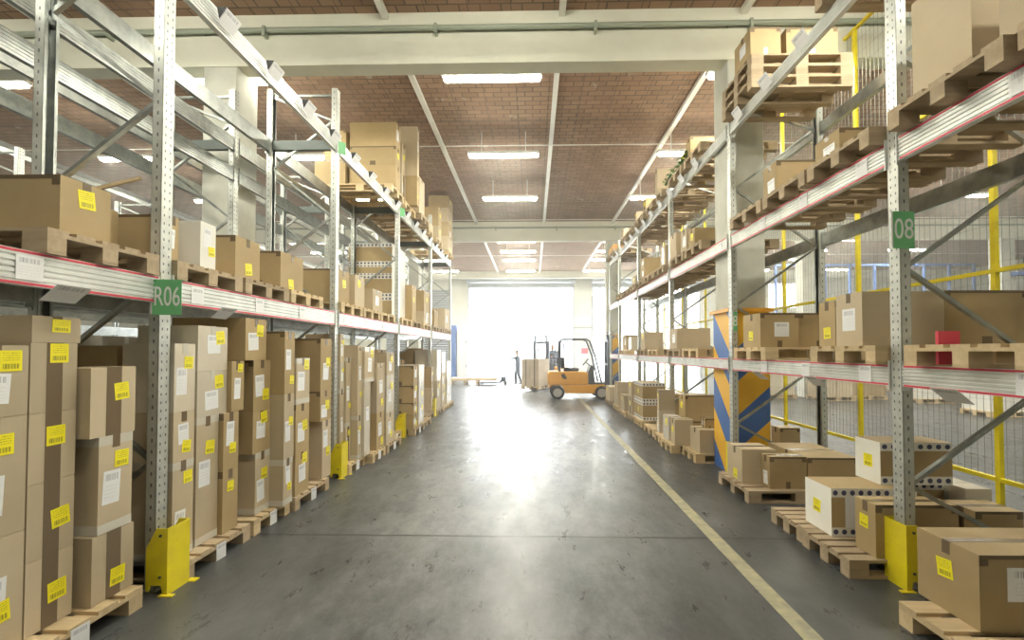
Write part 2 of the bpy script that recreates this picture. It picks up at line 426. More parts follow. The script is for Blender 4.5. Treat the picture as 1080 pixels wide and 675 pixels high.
def stripe_mesh(L, z, s): return MB().quadbox(min(0, -s * .0016), max(0, -s * .0016), .02, L - .02, z, z + .014).mesh('marking_stripe', M['red'])
def label_quad(w_, h_, m, tilt=0):
    """label plate facing -Y, centre at origin"""
    b = MB(); b.quadbox(-w_ / 2, w_ / 2, 0, .0015, -h_ / 2, h_ / 2)
    b.uv[2] = [(0, 0), (1, 0), (1, 1), (0, 1)]
    me = b.mesh('label', m)
    return me
wl_beam = label_quad(.13, .13, M['wlabel']); wl_card = label_quad(.19, .14, M['wlabel'])
wl_pal = label_quad(.10, .13, M['wlabel'])

def rack(name, label, X, depth, s, FY, levels, H, post_skip=(), near=None, labels=True, node0=.9, zig=.67, cross=None):
    """X: aisle face of front posts, s: direction away from the aisle"""
    t = thing(name, label, 'rack', (X, FY[0], 0))
    P = (X, FY[0], 0)
    def put(o): return place(o, P)
    pm = post_mesh(H, s); pmr = post_mesh(H, -s)
    for i, Y in enumerate(FY):
        for me, x in ((pm, X), (pmr, X + s * depth)):
            put(link('upright', me, t, (x, Y, 0)))
            fp = MB().quadbox(-.06, .06, -.008, .108, 0, .006).obj('foot_plate', M['galv_flat'], t); fp.location = (x + (s * .037 if x == X else -s * .037) - P[0], Y - P[1], 0)
        xa, xb = X + s * .07, X + s * (depth - .07)
        z = node0 - zig; side = 0
        while z < H - .25:
            z2 = min(z + zig, H - .1); z = max(z, .12)
            a, c = (xb, xa) if side == 0 else (xa, xb)
            if z > 0.05:
                MB().bar((a, Y + .05, z), (c, Y + .05, z2), .035, .028).obj('brace', M['galv'], t, org=P).location = (0, 0, 0)
            z = z2; side ^= 1
        MB().bar((xa, Y + .05, .18), (xb, Y + .05, .18), .03).obj('brace', M['galv'], t, org=P).location = (0, 0, 0)
        MB().bar((xa, Y + .05, H - .08), (xb, Y + .05, H - .08), .03).obj('brace', M['galv'], t, org=P).location = (0, 0, 0)
    if cross:
        for Y in FY: MB().quadbox(min(X + s * .08, X + s * (depth - .08)), max(X + s * .08, X + s * (depth - .08)), Y + .02, Y + .08, cross - .13, cross).obj('cross_tie', M['dark_steel'], t, org=P).location = (0, 0, 0)
    segs = []
    first = FY[0] - 2.72
    ys = [first] + list(FY)
    for i in range(len(ys) - 1): segs.append((ys[i] + .10, ys[i + 1]))
    if near is not None: segs[0] = (near, FY[0])
    cache = {}
    for li, (z0, z1) in enumerate(levels):
        for y0, y1 in segs:
            L = round(y1 - y0, 3)
            for rear in (0, 1):
                k = (L, li, rear)
                if k not in cache: cache[k] = beam_mesh(L, z0, z1, s if not rear else -s, True, M['galv'] if rear or not labels else M['beam_face'])  # light and shade put into colour: pale steel in front, dark behind
                x = X - s * .006 if not rear else X + s * depth + s * .006
                o = link('beam', cache[k], t, (x, y0, 0)); put(o)
                if not rear and labels and not (li == 2 or (s < 0 and li == 1)):
                    for q in (0, 1):
                        kk = (L, li, 'st', q)
                        if kk not in cache: cache[kk] = stripe_mesh(L, z0 + .003 if q == 0 else z1 - .017, s)
                        link('marking_stripe', cache[kk], o)
                    n = 3
                    for j in range(n):
                        lb = link('location_label', wl_beam, o, (-s * .003, .25 + j * (L - .3) / n, (z0 + z1) / 2)); lb.rotation_euler = (0, 0, -R_(90) * s)
                        lb.scale = (1, 1, min(1, (z1 - z0) / .16))
    return t, P

ZL = ((2.08, 2.27), (4.50, 4.68))
ZR = ((1.465, 1.625), (3.145, 3.32), (4.715, 4.86))
FL = [3.1, 5.9, 8.7, 11.5, 14.3]
FR = [3.26, 5.98, 8.63, 11.24, 13.75, 15.4]
rl, PL = rack('pallet_rack', 'tall galvanised pallet rack along the left of the aisle, sign R06 on its front post', -2.72, .98, -1, FL, ZL, 5.38, node0=.92, zig=.67, cross=4.66)
rr, PR = rack('pallet_rack', 'galvanised three level pallet rack along the right of the aisle, sign 08 on post', 2.72, 1.26, 1, FR, ZR, 5.25, node0=.73, zig=.81)
rb, PB = rack('pallet_rack', 'galvanised pallet rack standing back to back behind the left aisle rack, mostly empty', -4.16, 1.0, -1, [3.1, 5.9, 8.7, 11.5, 14.3], ((2.08, 2.27), (4.10, 4.28), (4.52, 4.70)), 5.38, labels=False, cross=4.68)
rc, PC = rack('pallet_rack', 'distant galvanised pallet rack across the next aisle at far left', -9.2, 1.0, -1, [1.9, 4.7, 7.5, 10.3, 13.1], ((2.08, 2.25), (4.5, 4.68)), 5.38, labels=False)
# bay signs and cards (parts of the racks)
def sign(parent, P, txt, x, y, z, w_, h_, rz, small=False):
    b = MB().quadbox(-w_ / 2, w_ / 2, 0, .003, -h_ / 2, h_ / 2); b.quadbox(-w_ / 2 - .012, -w_ / 2, 0, .004, -h_ / 2 + .01, h_ / 2 - .005, 1)
    o = b.obj('bay_sign', [M['green'], M['paper']], parent); o.location = (x - P[0], y - P[1], z - P[2]); o.rotation_euler = (0, 0, rz); o['label'] = 'green sign reading %s' % txt if txt else 'small green tag'
    if txt:
        tx = link('sign_text', text_mesh(txt, h_ * .62, M['paper']), o, (0, -.002, 0)); tx.rotation_euler = (R_(90), 0, 0); tx.scale = ((.70 if len(txt) > 2 else .9), 1.25, 1)
sign(rl, PL, 'R06', -2.63, 3.06, 2.115, .19, .255, R_(9))
sign(rr, PR, '08', 2.73, 3.235, 2.62, .165, .275, R_(4))
sign(rl, PL, '', -2.655, 5.93, 4.55, .10, .17, R_(40)); sign(rl, PL, '', -2.655, 8.73, 4.55, .10, .17, R_(40)); sign(rl, PL, '', -2.66, 3.12, 4.60, .12, .19, R_(35))
sign(rr, PR, '8', 2.755, 5.965, 2.13, .055, .26, 0)
def cards(parent, P, x, s, z, ys):
    for y in ys:
        o = link('barcode_card', wl_card, parent, (x - P[0] - s * .075, y - P[1], z)); o.rotation_euler = (R_(32), 0, -R_(90) * s)
        o2 = MB().prism([(.0, -.05), (.075, .03), (.0, .07)], 'x', -.095, -.085).obj('card_bracket', M['dark'], o)
        o2.rotation_euler = (0, 0, 0)
cards(rl, PL, -2.72, -1, 4.60, [3.68 + .68 * k for k in range(15)])
cards(rr, PR, 2.72, 1, 4.80, [1.6 + .67 * k for k in range(6)] + [5.62] + [7.1 + .66 * k for k in range(12)])
for P_, x, s, z, ys, par in ((PL, -2.715, -1, 2.075, (2.44, 3.72), rl), (PR, 2.715, 1, 1.46, (2.85, 4.2, 5.2), rr)):
    for y in ys:
        o = link('barcode_card', wl_card, par, (x - P_[0] - s * .03, y - P_[1], z - .02)); o.rotation_euler = (R_(50), 0, -R_(90) * s)
o = MB().quadbox(2.66, 2.80, 2.905, 2.925, 1.64, 1.86).obj('red_guard_clip', M['red'], rr, org=PR); o.location = (0, 0, 0)

# post guards
def guard(X, Y, s, label, off=.055, deep=.155):
    b = MB(); t = .006
    xf = X - s * off      # in front of the post face
    def pl(pts, y): b.prism(pts if s < 0 else pts, 'y', y, y + t)
    outer = [(xf, .0), (xf, .47), (xf + s * .08, .47), (xf + s * deep, .33), (xf + s * deep, .03), (xf + s * (deep - .025), .03), (xf + s * (deep - .035), .07), (xf + s * .045, .07), (xf + s * .03, .0)]
    pl(outer, Y - .05); pl(outer, Y + .145)
    b.quadbox(min(xf, xf + s * t), max(xf, xf + s * t), Y - .044, Y + .145, .0, .47)
    b.quadbox(xf - .05, xf + .05, Y - .07, Y - .035, 0, .008); b.quadbox(xf - .05, xf + .05, Y + .14, Y + .19, 0, .008)
    o = b.obj('post_guard', M['yellow'], org=(xf, Y, 0))
    for z in (.13, .42):
        q = MB().tube([(0, 0, 0), (0, -.008, 0)], .009, 10).obj('bolt', M['dark'], o); q.location = (s * .05, -.05, z)
    return tag(o, label, 'post guard', 'yellow rack post guards')
for i, Y in enumerate(FL[:4]): guard(-2.64, Y, -1, ['yellow steel post guard at foot of the left R06 post', 'yellow post guard at foot of second left rack post', 'yellow post guard at foot of third left rack post', 'yellow post guard at foot of fourth left rack post'][i])
for i, Y in enumerate(FR[:2]): guard(2.70, Y, 1, off=.015, deep=.11, label=['yellow steel post guard at foot of the right 08 post', 'yellow post guard at foot of second right rack post beside striped column'][i])

# ------------------------------------------------------------------ pallets
def pallet_meshes(wy):
    top = MB(); n = 5
    for k in range(n):
        wd_ = wy * .155; y = k * (wy - wd_) / (n - 1)
        top.quadbox(0, 1.2, y, y + wd_, .122, .144)
    for x in (0, .5275, 1.055): top.quadbox(x, x + .145, 0, wy, .100, .122)
    blk = MB().quadbox(0, .145, 0, .1, .022, .100)
    bot = MB().quadbox(0, 1.2, 0, .1, 0, .022)
    al = MB()
    for src in (top,): al.v = list(src.v); al.f = list(src.f); al.mi = list(src.mi)
    ys = (0, wy / 2 - .05, wy - .1)
    for y in ys:
        al.quadbox(0, 1.2, y, y + .1, 0, .022)
        for x in (0, .5275, 1.055): al.quadbox(x, x + .145, y, y + .1, .022, .100)
    return top, blk, bot, al, ys
PM = {}
def pallet(side, xe, y0, wy, z, label, group, parts, old=False):
    """xe: aisle edge"""
    m = M['wood_dark'] if old else M['wood']
    k = (round(wy, 2), old)
    if k not in PM:
        top, blk, bot, al, ys = pallet_meshes(wy)
        PM[k] = (top.mesh('top_deck', m), blk.mesh('block', m), bot.mesh('bottom_board', m), al.mesh('wooden_pallet', m), ys)
    top, blk, bot, al, ys = PM[k]
    x0 = xe if side == 'R' else xe - 1.2
    if not parts:
        o = link('wooden_pallet', al, None, (x0, y0, z)); return tag(o, label, 'pallet', group)
    t = thing('wooden_pallet', label, 'pallet', (x0, y0, z), 0, group)
    link('top_deck', top, t)
    for y in ys:
        link('bottom_board', bot, t, (0, y, 0))
        for x in (0, .5275, 1.055): link('block', blk, t, (x, y, 0))
    return t
BAYN = {'L': ['bay before R06 post', 'first bay past R06', 'second bay past R06', 'third bay past R06', 'fourth bay past R06', 'fifth bay past R06'],
        'R': ['bay before 08 post', 'first bay past 08', 'second bay past 08', 'third bay past 08', 'fourth bay past 08', 'fifth bay past 08', 'sixth bay past 08']}
LEVN = {'LF': 'left floor level', 'L1': 'left lower shelf', 'L2': 'left top shelf', 'RF': 'right floor level', 'R1': 'right lower shelf', 'R2': 'right middle shelf', 'R3': 'right top shelf'}
LZ = {'LF': 0, 'L1': 2.272, 'L2': 4.682, 'RF': 0, 'R1': 1.627, 'R2': 3.322, 'R3': 4.862}
def bay(side, y):
    F = FL if side == 'L' else FR
    return sum(1 for f in F if y > f)
PALLETS = {
 'LF': [(-2.64, 2.10, .82), (-2.60, 3.22, .76), (-2.60, 4.03, .60), (-2.56, 4.66, .78), (-2.56, 6.03, .6), (-2.46, 6.66, .58), (-2.44, 7.27, .76), (-2.62, 8.05, .6), (-2.40, 8.83, .76), (-2.44, 9.62, .78), (-2.6, 10.62, .80), (-2.56, 11.63, .78), (-2.56, 12.44, .78), (-2.56, 13.25, .78)],
 'L1': [(-2.68, 2.33, .72), (-2.69, 3.22, .74), (-2.69, 4.0, .73), (-2.69, 4.77, .74), (-2.68, 6.02, .76), (-2.68, 6.82, .76), (-2.68, 7.62, .78), (-2.68, 8.83, .76), (-2.68, 9.63, .76), (-2.68, 10.6, .78), (-2.68, 11.62, .76), (-2.68, 12.42, .76), (-2.68, 13.4, .78)],
 'L2': [(-2.60, 7.9, .76), (-2.62, 8.82, .78), (-2.5, 9.63, .76), (-2.62, 10.5, .8), (-2.6, 11.62, .76), (-2.58, 13.2, .78)],
 'RF': [(2.32, 2.02, .82), (2.40, 3.38, .58), (2.42, 3.98, .52), (2.44, 5.0, .80), (2.50, 6.76, .60), (2.33, 7.38, .64), (2.38, 8.04, .54), (2.42, 8.80, .76), (2.44, 9.86, .60), (2.42, 10.48, .70), (2.40, 11.4, .7), (2.42, 12.5, .72), (2.42, 13.9, .76)],
 'R1': [(2.60, 2.3, .8), (2.62, 3.38, .78), (2.62, 4.95, .78), (2.64, 7.0, .76), (2.64, 7.85, .76), (2.64, 9.3, .76), (2.64, 10.35, .76), (2.64, 11.9, .72), (2.64, 12.65, .74)],
 'R2': [(2.58, 1.55, .78), (2.58, 2.40, .78), (2.60, 3.38, .76), (2.60, 4.18, .76), (2.60, 4.98, .78), (2.62, 6.78, .76), (2.62, 7.6, .76), (2.62, 8.76, .76), (2.62, 9.56, .76), (2.62, 10.4, .78), (2.62, 11.37, .76), (2.62, 12.2, .76), (2.62, 13.0, .7)],
 'R3': [(2.62, 3.42, .6), (2.60, 5.15, .80), (2.62, 6.78, .76), (2.6, 7.6, .76), (2.6, 8.76, .76), (2.6, 9.56, .76), (2.6, 10.4, .78), (2.6, 11.37, .76), (2.6, 12.2, .76), (2.6, 13.87, .74), (2.6, 14.63, .74)],
}
for lv, L_ in PALLETS.items():
    cnt = {}
    for xe, y0, wy in L_:
        bb = bay(lv[0], y0 + .3); cnt[bb] = cnt.get(bb, 0) + 1
        old = lv in ('R2', 'R3') or (lv, y0) in (('L1', 2.33),) or random.random() < .3  # right top shelf always dark: shade put into the wood colour
        far = y0 > 9.2
        pt = pallet(lv[0], xe, y0, wy, LZ[lv], '%s wooden pallet, %s in from the near post, %s, %s' % ('weathered' if old else 'pale', ORD[cnt[bb] - 1], LEVN[lv], BAYN[lv[0]][bb]), 'wooden pallets, ' + LEVN[lv], not far, old)
        if lv == 'LF' and y0 < 9:
            o = link('pallet_card', wl_pal, pt, (1.2 + .006, wy * .5, .066)); o.rotation_euler = (0, 0, R_(86))
for k in (1, 2):
    pallet('R', 2.60 + .012 * k, 5.16 + .015 * k, .80, LZ['R3'] + .1441 * k, '%s empty pallet of the stack on right top shelf beneath two cartons' % ('middle' if k == 1 else 'upper'), 'wooden pallets, right top shelf', True, True)
# ------------------------------------------------------------------ cartons
BOXES=[
('L1',-3.590,-2.740,2.442,2.743,2.416,2.756,'b','Y70'),
('L1',-3.620,-2.980,2.780,3.040,2.416,2.730,'b',''),
('L1',-3.580,-2.780,3.220,3.332,2.416,2.771,'b',''),
('L1',-3.600,-3.000,3.338,3.498,2.416,2.770,'b',''),
('L1',-3.290,-2.740,3.504,3.677,2.416,2.805,'w','W50 Y40'),
('L1',-3.340,-2.740,3.925,4.284,2.416,2.800,'b','Y25'),
('L1',-3.190,-2.740,4.642,5.106,2.416,2.818,'b','Y15'),
('L1',-3.540,-2.740,6.020,6.410,2.416,2.886,'b','Y60'),
('L1',-3.140,-2.740,6.616,6.991,2.416,2.911,'t',''),
('L1',-3.140,-2.740,7.366,7.833,2.416,2.800,'t','W50'),
('L1',-3.800,-2.900,8.851,9.776,2.416,2.840,'d',''),
('L1',-3.800,-2.900,8.851,9.776,2.840,3.287,'d',''),
('L1',-3.800,-2.900,8.851,9.776,3.287,3.502,'d',''),
('L1',-3.800,-2.900,8.851,9.776,3.502,3.949,'d',''),
('L1',-3.240,-2.740,9.782,10.102,2.416,3.229,'b',''),
('L1',-3.240,-2.740,10.853,11.480,2.416,2.731,'t',''),
('L1',-3.240,-2.740,10.853,11.480,2.731,3.255,'b',''),
('L1',-3.240,-2.740,12.007,12.489,2.416,2.863,'b',''),
('L1',-3.240,-2.740,13.434,14.200,2.416,3.056,'t',''),
('L2',-4.150,-3.560,8.100,8.500,4.826,5.360,'b','F'),
('L2',-3.980,-3.560,8.120,8.500,5.360,5.950,'b','F'),
('L2',-3.520,-2.620,8.190,8.454,4.826,5.297,'b',''),
('L2',-3.520,-2.620,8.190,8.454,5.297,5.658,'b',''),
('L2',-3.520,-2.620,8.190,8.454,5.658,6.127,'b',''),
('L2',-3.050,-2.700,8.820,9.101,4.826,5.396,'t',''),
('L2',-3.050,-2.700,8.820,9.101,5.396,6.034,'t',''),
('L2',-3.060,-2.460,9.107,9.258,4.826,5.457,'b','Y30'),
('L2',-3.060,-2.460,9.107,9.258,5.457,6.517,'t','W60'),
('L2',-3.040,-2.540,9.599,10.060,4.826,5.653,'t',''),
('L2',-3.110,-2.660,10.536,11.435,4.826,5.039,'t',''),
('L2',-3.000,-2.600,11.851,12.219,4.826,5.190,'t',''),
('L2',-3.000,-2.600,11.851,12.219,5.190,5.711,'b',''),
('L2',-3.200,-2.600,13.174,13.952,4.826,5.256,'t','Y20'),
('L2',-3.200,-2.600,13.174,13.952,5.256,5.690,'b','W20'),
('L2',-3.200,-2.600,13.174,13.952,5.690,6.124,'t','Y20'),
('L2',-3.200,-2.600,13.174,13.952,6.124,6.500,'b',''),
('LF',-3.190,-2.790,2.050,2.347,0.146,0.752,'t','W25 Y35'),
('LF',-3.190,-2.790,2.050,2.347,0.752,1.380,'t','W35 Y77'),
('LF',-3.190,-2.790,2.050,2.347,1.380,1.761,'t','W40 Y78'),
('LF',-3.680,-3.250,2.150,2.550,0.146,0.750,'b',''),
('LF',-3.680,-3.250,2.150,2.550,0.750,1.300,'b',''),
('LF',-3.210,-2.790,2.356,2.603,0.146,0.554,'t','T45 Y46'),
('LF',-3.210,-2.790,2.356,2.603,0.554,0.981,'t','T45 Y47'),
('LF',-3.210,-2.790,2.356,2.603,0.981,1.377,'t','T45 Y65'),
('LF',-3.210,-2.790,2.356,2.603,1.377,1.777,'t','T48 Y85'),
('LF',-3.190,-2.790,2.360,2.620,1.777,1.930,'t','Y65'),
('LF',-3.680,-3.250,2.600,3.000,0.146,0.800,'b',''),
('LF',-3.660,-3.260,2.620,2.980,0.800,1.360,'b',''),
('LF',-3.060,-2.720,2.621,2.923,1.186,1.625,'t','T50 Y64'),
('LF',-3.060,-2.720,2.650,2.930,0.146,0.571,'t','T55 Y28'),
('LF',-3.080,-2.720,2.680,2.908,0.571,1.186,'t','W46 Y74 B'),
('LF',-3.100,-2.700,3.220,3.420,0.146,0.884,'t','W35 Y82 B'),
('LF',-3.100,-2.700,3.220,3.420,0.884,1.261,'t','W55 Y28'),
('LF',-3.100,-2.700,3.220,3.420,1.261,1.786,'g','W45 Y72'),
('LF',-3.720,-3.160,3.240,3.900,0.146,1.130,'b',''),
('LF',-3.720,-3.160,3.240,3.465,1.130,1.770,'b',''),
('LF',-3.660,-3.460,3.270,3.420,1.770,1.850,'w',''),
('LF',-3.660,-3.460,3.460,3.610,1.770,1.850,'w',''),
('LF',-3.140,-2.720,3.471,3.717,0.146,1.183,'t','W55 Y75 B'),
('LF',-3.220,-2.720,3.471,3.811,1.183,1.560,'g','W35 Y75'),
('LF',-3.220,-2.720,3.471,3.811,1.560,1.938,'g','W60 Y75'),
('LF',-3.660,-3.460,3.650,3.800,1.770,1.850,'w',''),
('LF',-3.080,-2.680,3.723,3.915,0.146,0.683,'b','Y73 H'),
('LF',-3.080,-2.680,3.723,3.915,0.683,1.186,'b','W45 Y37'),
('LF',-3.080,-2.680,3.817,3.980,1.186,1.638,'b','W45 Y86'),
('LF',-3.380,-2.680,3.994,4.311,1.639,2.040,'b','W45 Y72'),
('LF',-3.130,-2.680,4.118,4.390,0.736,1.138,'b','W55 Y84'),
('LF',-3.130,-2.680,4.118,4.390,1.138,1.639,'b','W50 Y32'),
('LF',-3.720,-3.240,4.150,4.650,0.146,0.800,'b',''),
('LF',-3.720,-3.240,4.150,4.650,0.800,1.500,'b',''),
('LF',-3.130,-2.680,4.161,4.390,0.146,0.736,'t','W55 Y63 B'),
('LF',-2.940,-2.540,4.396,4.562,0.146,0.617,'t','W65 Y38'),
('LF',-3.040,-2.540,4.396,4.580,0.617,1.285,'t','W60 Y57'),
('LF',-3.040,-2.540,4.396,4.580,1.285,1.929,'b','W55 Y22'),
('LF',-2.980,-2.580,4.690,4.973,0.146,0.601,'b','W50 Y84'),
('LF',-2.980,-2.580,4.690,4.973,0.601,1.139,'b','W60 Y55'),
('LF',-2.980,-2.580,4.690,4.973,1.139,1.647,'t','W50 Y88'),
('LF',-3.720,-3.240,4.800,5.300,0.146,1.100,'b',''),
('LF',-3.720,-3.240,4.800,5.300,1.100,1.750,'b',''),
('LF',-3.220,-2.600,5.272,5.561,0.860,1.230,'b','W50 Y52'),
('LF',-3.220,-2.600,5.272,5.561,1.230,1.881,'b','W55 Y55'),
('LF',-3.200,-2.600,5.332,5.561,0.146,0.860,'t','W50 Y45'),
('LF',-3.720,-3.240,5.420,5.880,0.146,0.900,'b',''),
('LF',-3.720,-3.240,5.420,5.880,0.900,1.700,'b',''),
('LF',-3.190,-2.690,6.020,6.140,0.146,1.192,'t',''),
('LF',-3.190,-2.690,6.020,6.140,1.192,1.573,'g',''),
('LF',-3.190,-2.690,6.020,6.140,1.573,1.966,'t',''),
('LF',-3.720,-3.240,6.100,6.600,0.146,1.000,'b',''),
('LF',-3.720,-3.240,6.100,6.600,1.000,1.600,'b',''),
('LF',-3.110,-2.660,6.146,6.306,0.146,0.640,'t',''),
('LF',-3.110,-2.660,6.146,6.306,0.640,1.637,'t',''),
('LF',-3.060,-2.560,6.312,6.459,0.146,0.777,'t',''),
('LF',-3.060,-2.560,6.312,6.459,0.777,1.812,'t',''),
('LF',-2.970,-2.520,6.465,6.695,0.146,1.249,'g',''),
('LF',-2.920,-2.520,6.465,6.857,1.249,1.787,'t',''),
('LF',-3.720,-3.240,6.700,7.200,0.146,0.700,'b',''),
('LF',-3.720,-3.240,6.700,7.200,0.700,1.300,'b',''),
('LF',-3.720,-3.240,6.700,7.200,1.300,1.750,'b',''),
('LF',-2.980,-2.480,6.872,7.227,0.146,0.732,'b',''),
('LF',-2.980,-2.480,6.872,7.227,0.732,1.533,'t',''),
('LF',-2.960,-2.460,7.263,7.664,0.146,0.676,'t',''),
('LF',-2.960,-2.460,7.263,7.664,0.676,1.315,'g',''),
('LF',-2.960,-2.460,7.263,7.664,1.315,1.698,'t',''),
('LF',-3.720,-3.240,7.400,7.900,0.146,1.200,'b',''),
('LF',-3.720,-3.240,7.400,7.900,1.200,1.800,'b',''),
('LF',-3.720,-3.240,8.100,8.600,0.146,0.900,'b',''),
('LF',-2.980,-2.430,8.820,9.107,0.146,0.438,'b',''),
('LF',-2.980,-2.430,8.820,9.107,0.438,0.669,'b',''),
('LF',-2.980,-2.430,8.820,9.107,0.669,1.017,'b',''),
('LF',-2.980,-2.430,8.820,9.107,1.017,1.421,'b',''),
('LF',-3.720,-3.240,9.000,9.500,0.146,0.800,'b',''),
('LF',-3.720,-3.240,9.000,9.500,0.800,1.400,'b',''),
('LF',-3.720,-3.240,9.000,9.500,1.400,1.750,'b',''),
('LF',-2.960,-2.460,9.335,9.786,0.146,0.623,'g',''),
('LF',-2.960,-2.460,9.335,9.786,0.623,1.422,'g',''),
('LF',-3.720,-3.240,9.700,10.200,0.146,1.000,'b',''),
('LF',-3.720,-3.240,9.700,10.200,1.000,1.600,'b',''),
('LF',-2.950,-2.550,9.800,10.100,0.146,0.900,'b',''),
('LF',-3.720,-3.240,10.400,10.900,0.146,0.900,'b',''),
('LF',-3.720,-3.240,10.400,10.900,0.900,1.500,'b',''),
('LF',-3.240,-2.640,11.296,11.480,0.146,0.763,'t',''),
('LF',-3.240,-2.640,11.296,11.480,0.763,1.309,'b',''),
('LF',-3.180,-2.580,11.643,12.125,0.146,0.913,'t',''),
('LF',-3.180,-2.580,11.643,12.125,0.913,1.755,'g',''),
('LF',-3.720,-3.240,11.700,12.200,0.146,1.000,'b',''),
('LF',-3.720,-3.240,11.700,12.200,1.000,1.700,'b',''),
('LF',-3.180,-2.580,12.252,12.787,0.146,0.601,'t',''),
('LF',-3.180,-2.580,12.252,12.787,0.601,1.112,'t',''),
('LF',-3.180,-2.580,12.252,12.787,1.112,1.703,'g',''),
('LF',-3.720,-3.240,12.600,13.100,0.146,1.200,'b',''),
('LF',-3.720,-3.240,12.600,13.100,1.200,1.800,'b',''),
('LF',-3.180,-2.580,13.000,13.525,0.146,0.875,'g',''),
('LF',-3.180,-2.580,13.000,13.525,0.875,1.416,'g',''),
('LF',-3.720,-3.240,13.400,13.900,0.146,1.100,'b',''),
('LF',-3.720,-3.240,13.400,13.900,1.100,1.600,'b',''),
('R1',2.700,3.360,3.613,3.920,1.770,2.219,'t','W50'),
('R1',3.376,4.051,3.627,3.916,1.770,2.227,'b',''),
('R1',2.700,3.200,3.932,4.150,1.770,2.179,'b','Y30'),
('R1',2.680,3.130,5.169,5.583,1.770,2.177,'b','Y35'),
('R1',3.154,3.617,5.208,5.594,1.770,2.179,'b','F'),
('R1',2.700,3.320,8.189,8.610,1.770,2.156,'t',''),
('R1',2.700,3.150,10.533,10.900,1.770,2.188,'t',''),
('R1',2.701,3.086,11.960,12.346,1.770,2.111,'g',''),
('R1',2.701,3.135,12.539,13.117,1.770,2.189,'b',''),
('R2',2.640,3.240,2.302,2.473,3.464,3.986,'t',''),
('R2',2.640,3.240,2.627,3.033,3.464,4.144,'t',''),
('R2',2.680,3.230,3.814,4.140,3.464,3.683,'b','W35'),
('R2',2.680,3.230,4.794,5.065,3.464,3.830,'b','W30'),
('R2',2.700,3.250,7.265,7.549,3.464,3.792,'b',''),
('R2',2.700,3.000,7.641,7.930,3.464,3.883,'t',''),
('R2',2.700,3.000,8.189,8.582,3.464,3.967,'t',''),
('R2',2.700,3.050,8.855,9.214,3.464,3.881,'t',''),
('R2',2.700,3.150,10.533,10.900,3.464,3.766,'b',''),
('R2',2.700,3.150,10.533,10.900,3.766,3.994,'b',''),
('R2',2.700,3.100,11.398,11.830,3.464,3.711,'t',''),
('R3',2.620,2.980,5.203,5.609,5.293,5.629,'b',''),
('R3',3.057,3.665,5.218,5.633,5.293,5.626,'b',''),
('R3',2.640,3.090,7.250,7.448,5.004,5.326,'b',''),
('R3',2.640,2.940,7.471,7.706,5.004,5.194,'t',''),
('R3',2.640,3.040,9.178,9.353,5.004,5.593,'t',''),
('R3',2.640,2.940,10.128,10.386,5.004,5.314,'b',''),
('R3',2.640,2.990,11.044,11.220,5.004,5.280,'t',''),
('R3',2.640,2.940,12.646,13.052,5.004,5.303,'t',''),
('R3',2.640,2.990,14.275,15.164,5.004,5.237,'o',''),
('RF',2.520,3.470,2.534,2.930,0.146,0.575,'b','Y60'),
('RF',2.620,3.240,3.406,3.615,0.146,0.551,'b','Y60'),
('RF',3.470,3.840,3.510,3.780,0.146,0.470,'b',''),
('RF',3.120,3.450,3.621,3.780,0.146,0.470,'b',''),
('RF',2.550,3.270,3.796,4.150,0.146,0.553,'d',''),
('RF',3.730,3.950,3.850,4.250,0.146,0.540,'g',''),
('RF',3.050,3.670,3.900,4.196,0.554,0.925,'d','Y50'),
('RF',3.280,3.700,4.017,4.250,0.146,0.553,'d',''),
('RF',2.720,3.140,5.079,5.268,0.146,0.512,'b','W30'),
('RF',3.160,3.740,5.090,5.930,0.146,0.500,'b','F'),
('RF',2.500,2.900,5.274,5.663,0.146,0.551,'t','Y20'),
('RF',3.780,4.080,6.750,7.000,0.146,0.550,'b',''),
('RF',2.580,2.880,6.804,7.213,0.146,0.506,'t',''),
('RF',2.720,2.870,6.950,7.100,0.507,0.66,'b',''),
('RF',2.380,2.680,7.363,7.565,0.146,0.580,'t',''),
('RF',2.660,3.260,7.668,7.985,0.146,0.499,'b',''),
('RF',2.660,3.260,7.668,7.985,0.499,0.948,'b',''),
('RF',2.380,2.600,7.697,8.021,0.146,0.577,'g',''),
('RF',3.000,3.600,8.200,8.610,0.146,0.750,'b',''),
('RF',2.440,2.740,8.482,8.610,0.146,0.570,'g',''),
('RF',2.440,2.740,8.482,8.610,0.570,0.975,'t',''),
('RF',3.000,3.600,9.300,9.900,0.146,0.800,'b',''),
('RF',2.500,3.000,9.962,10.851,0.146,0.561,'e',''),
('RF',2.500,3.000,9.962,10.851,0.561,0.994,'e',''),
('RF',3.100,3.700,10.200,10.800,0.146,0.700,'b',''),
('RF',2.450,2.850,10.857,11.220,0.146,0.586,'t',''),
('RF',2.450,2.850,10.857,11.220,0.586,0.960,'t',''),
('RF',2.400,2.700,11.496,11.994,0.146,0.555,'t',''),
('RF',3.000,3.500,12.100,12.600,0.146,0.700,'b',''),
('RF',2.450,2.800,12.655,13.094,0.146,0.821,'t',''),
('RF',2.450,2.850,13.899,14.714,0.146,0.580,'t',''),
]

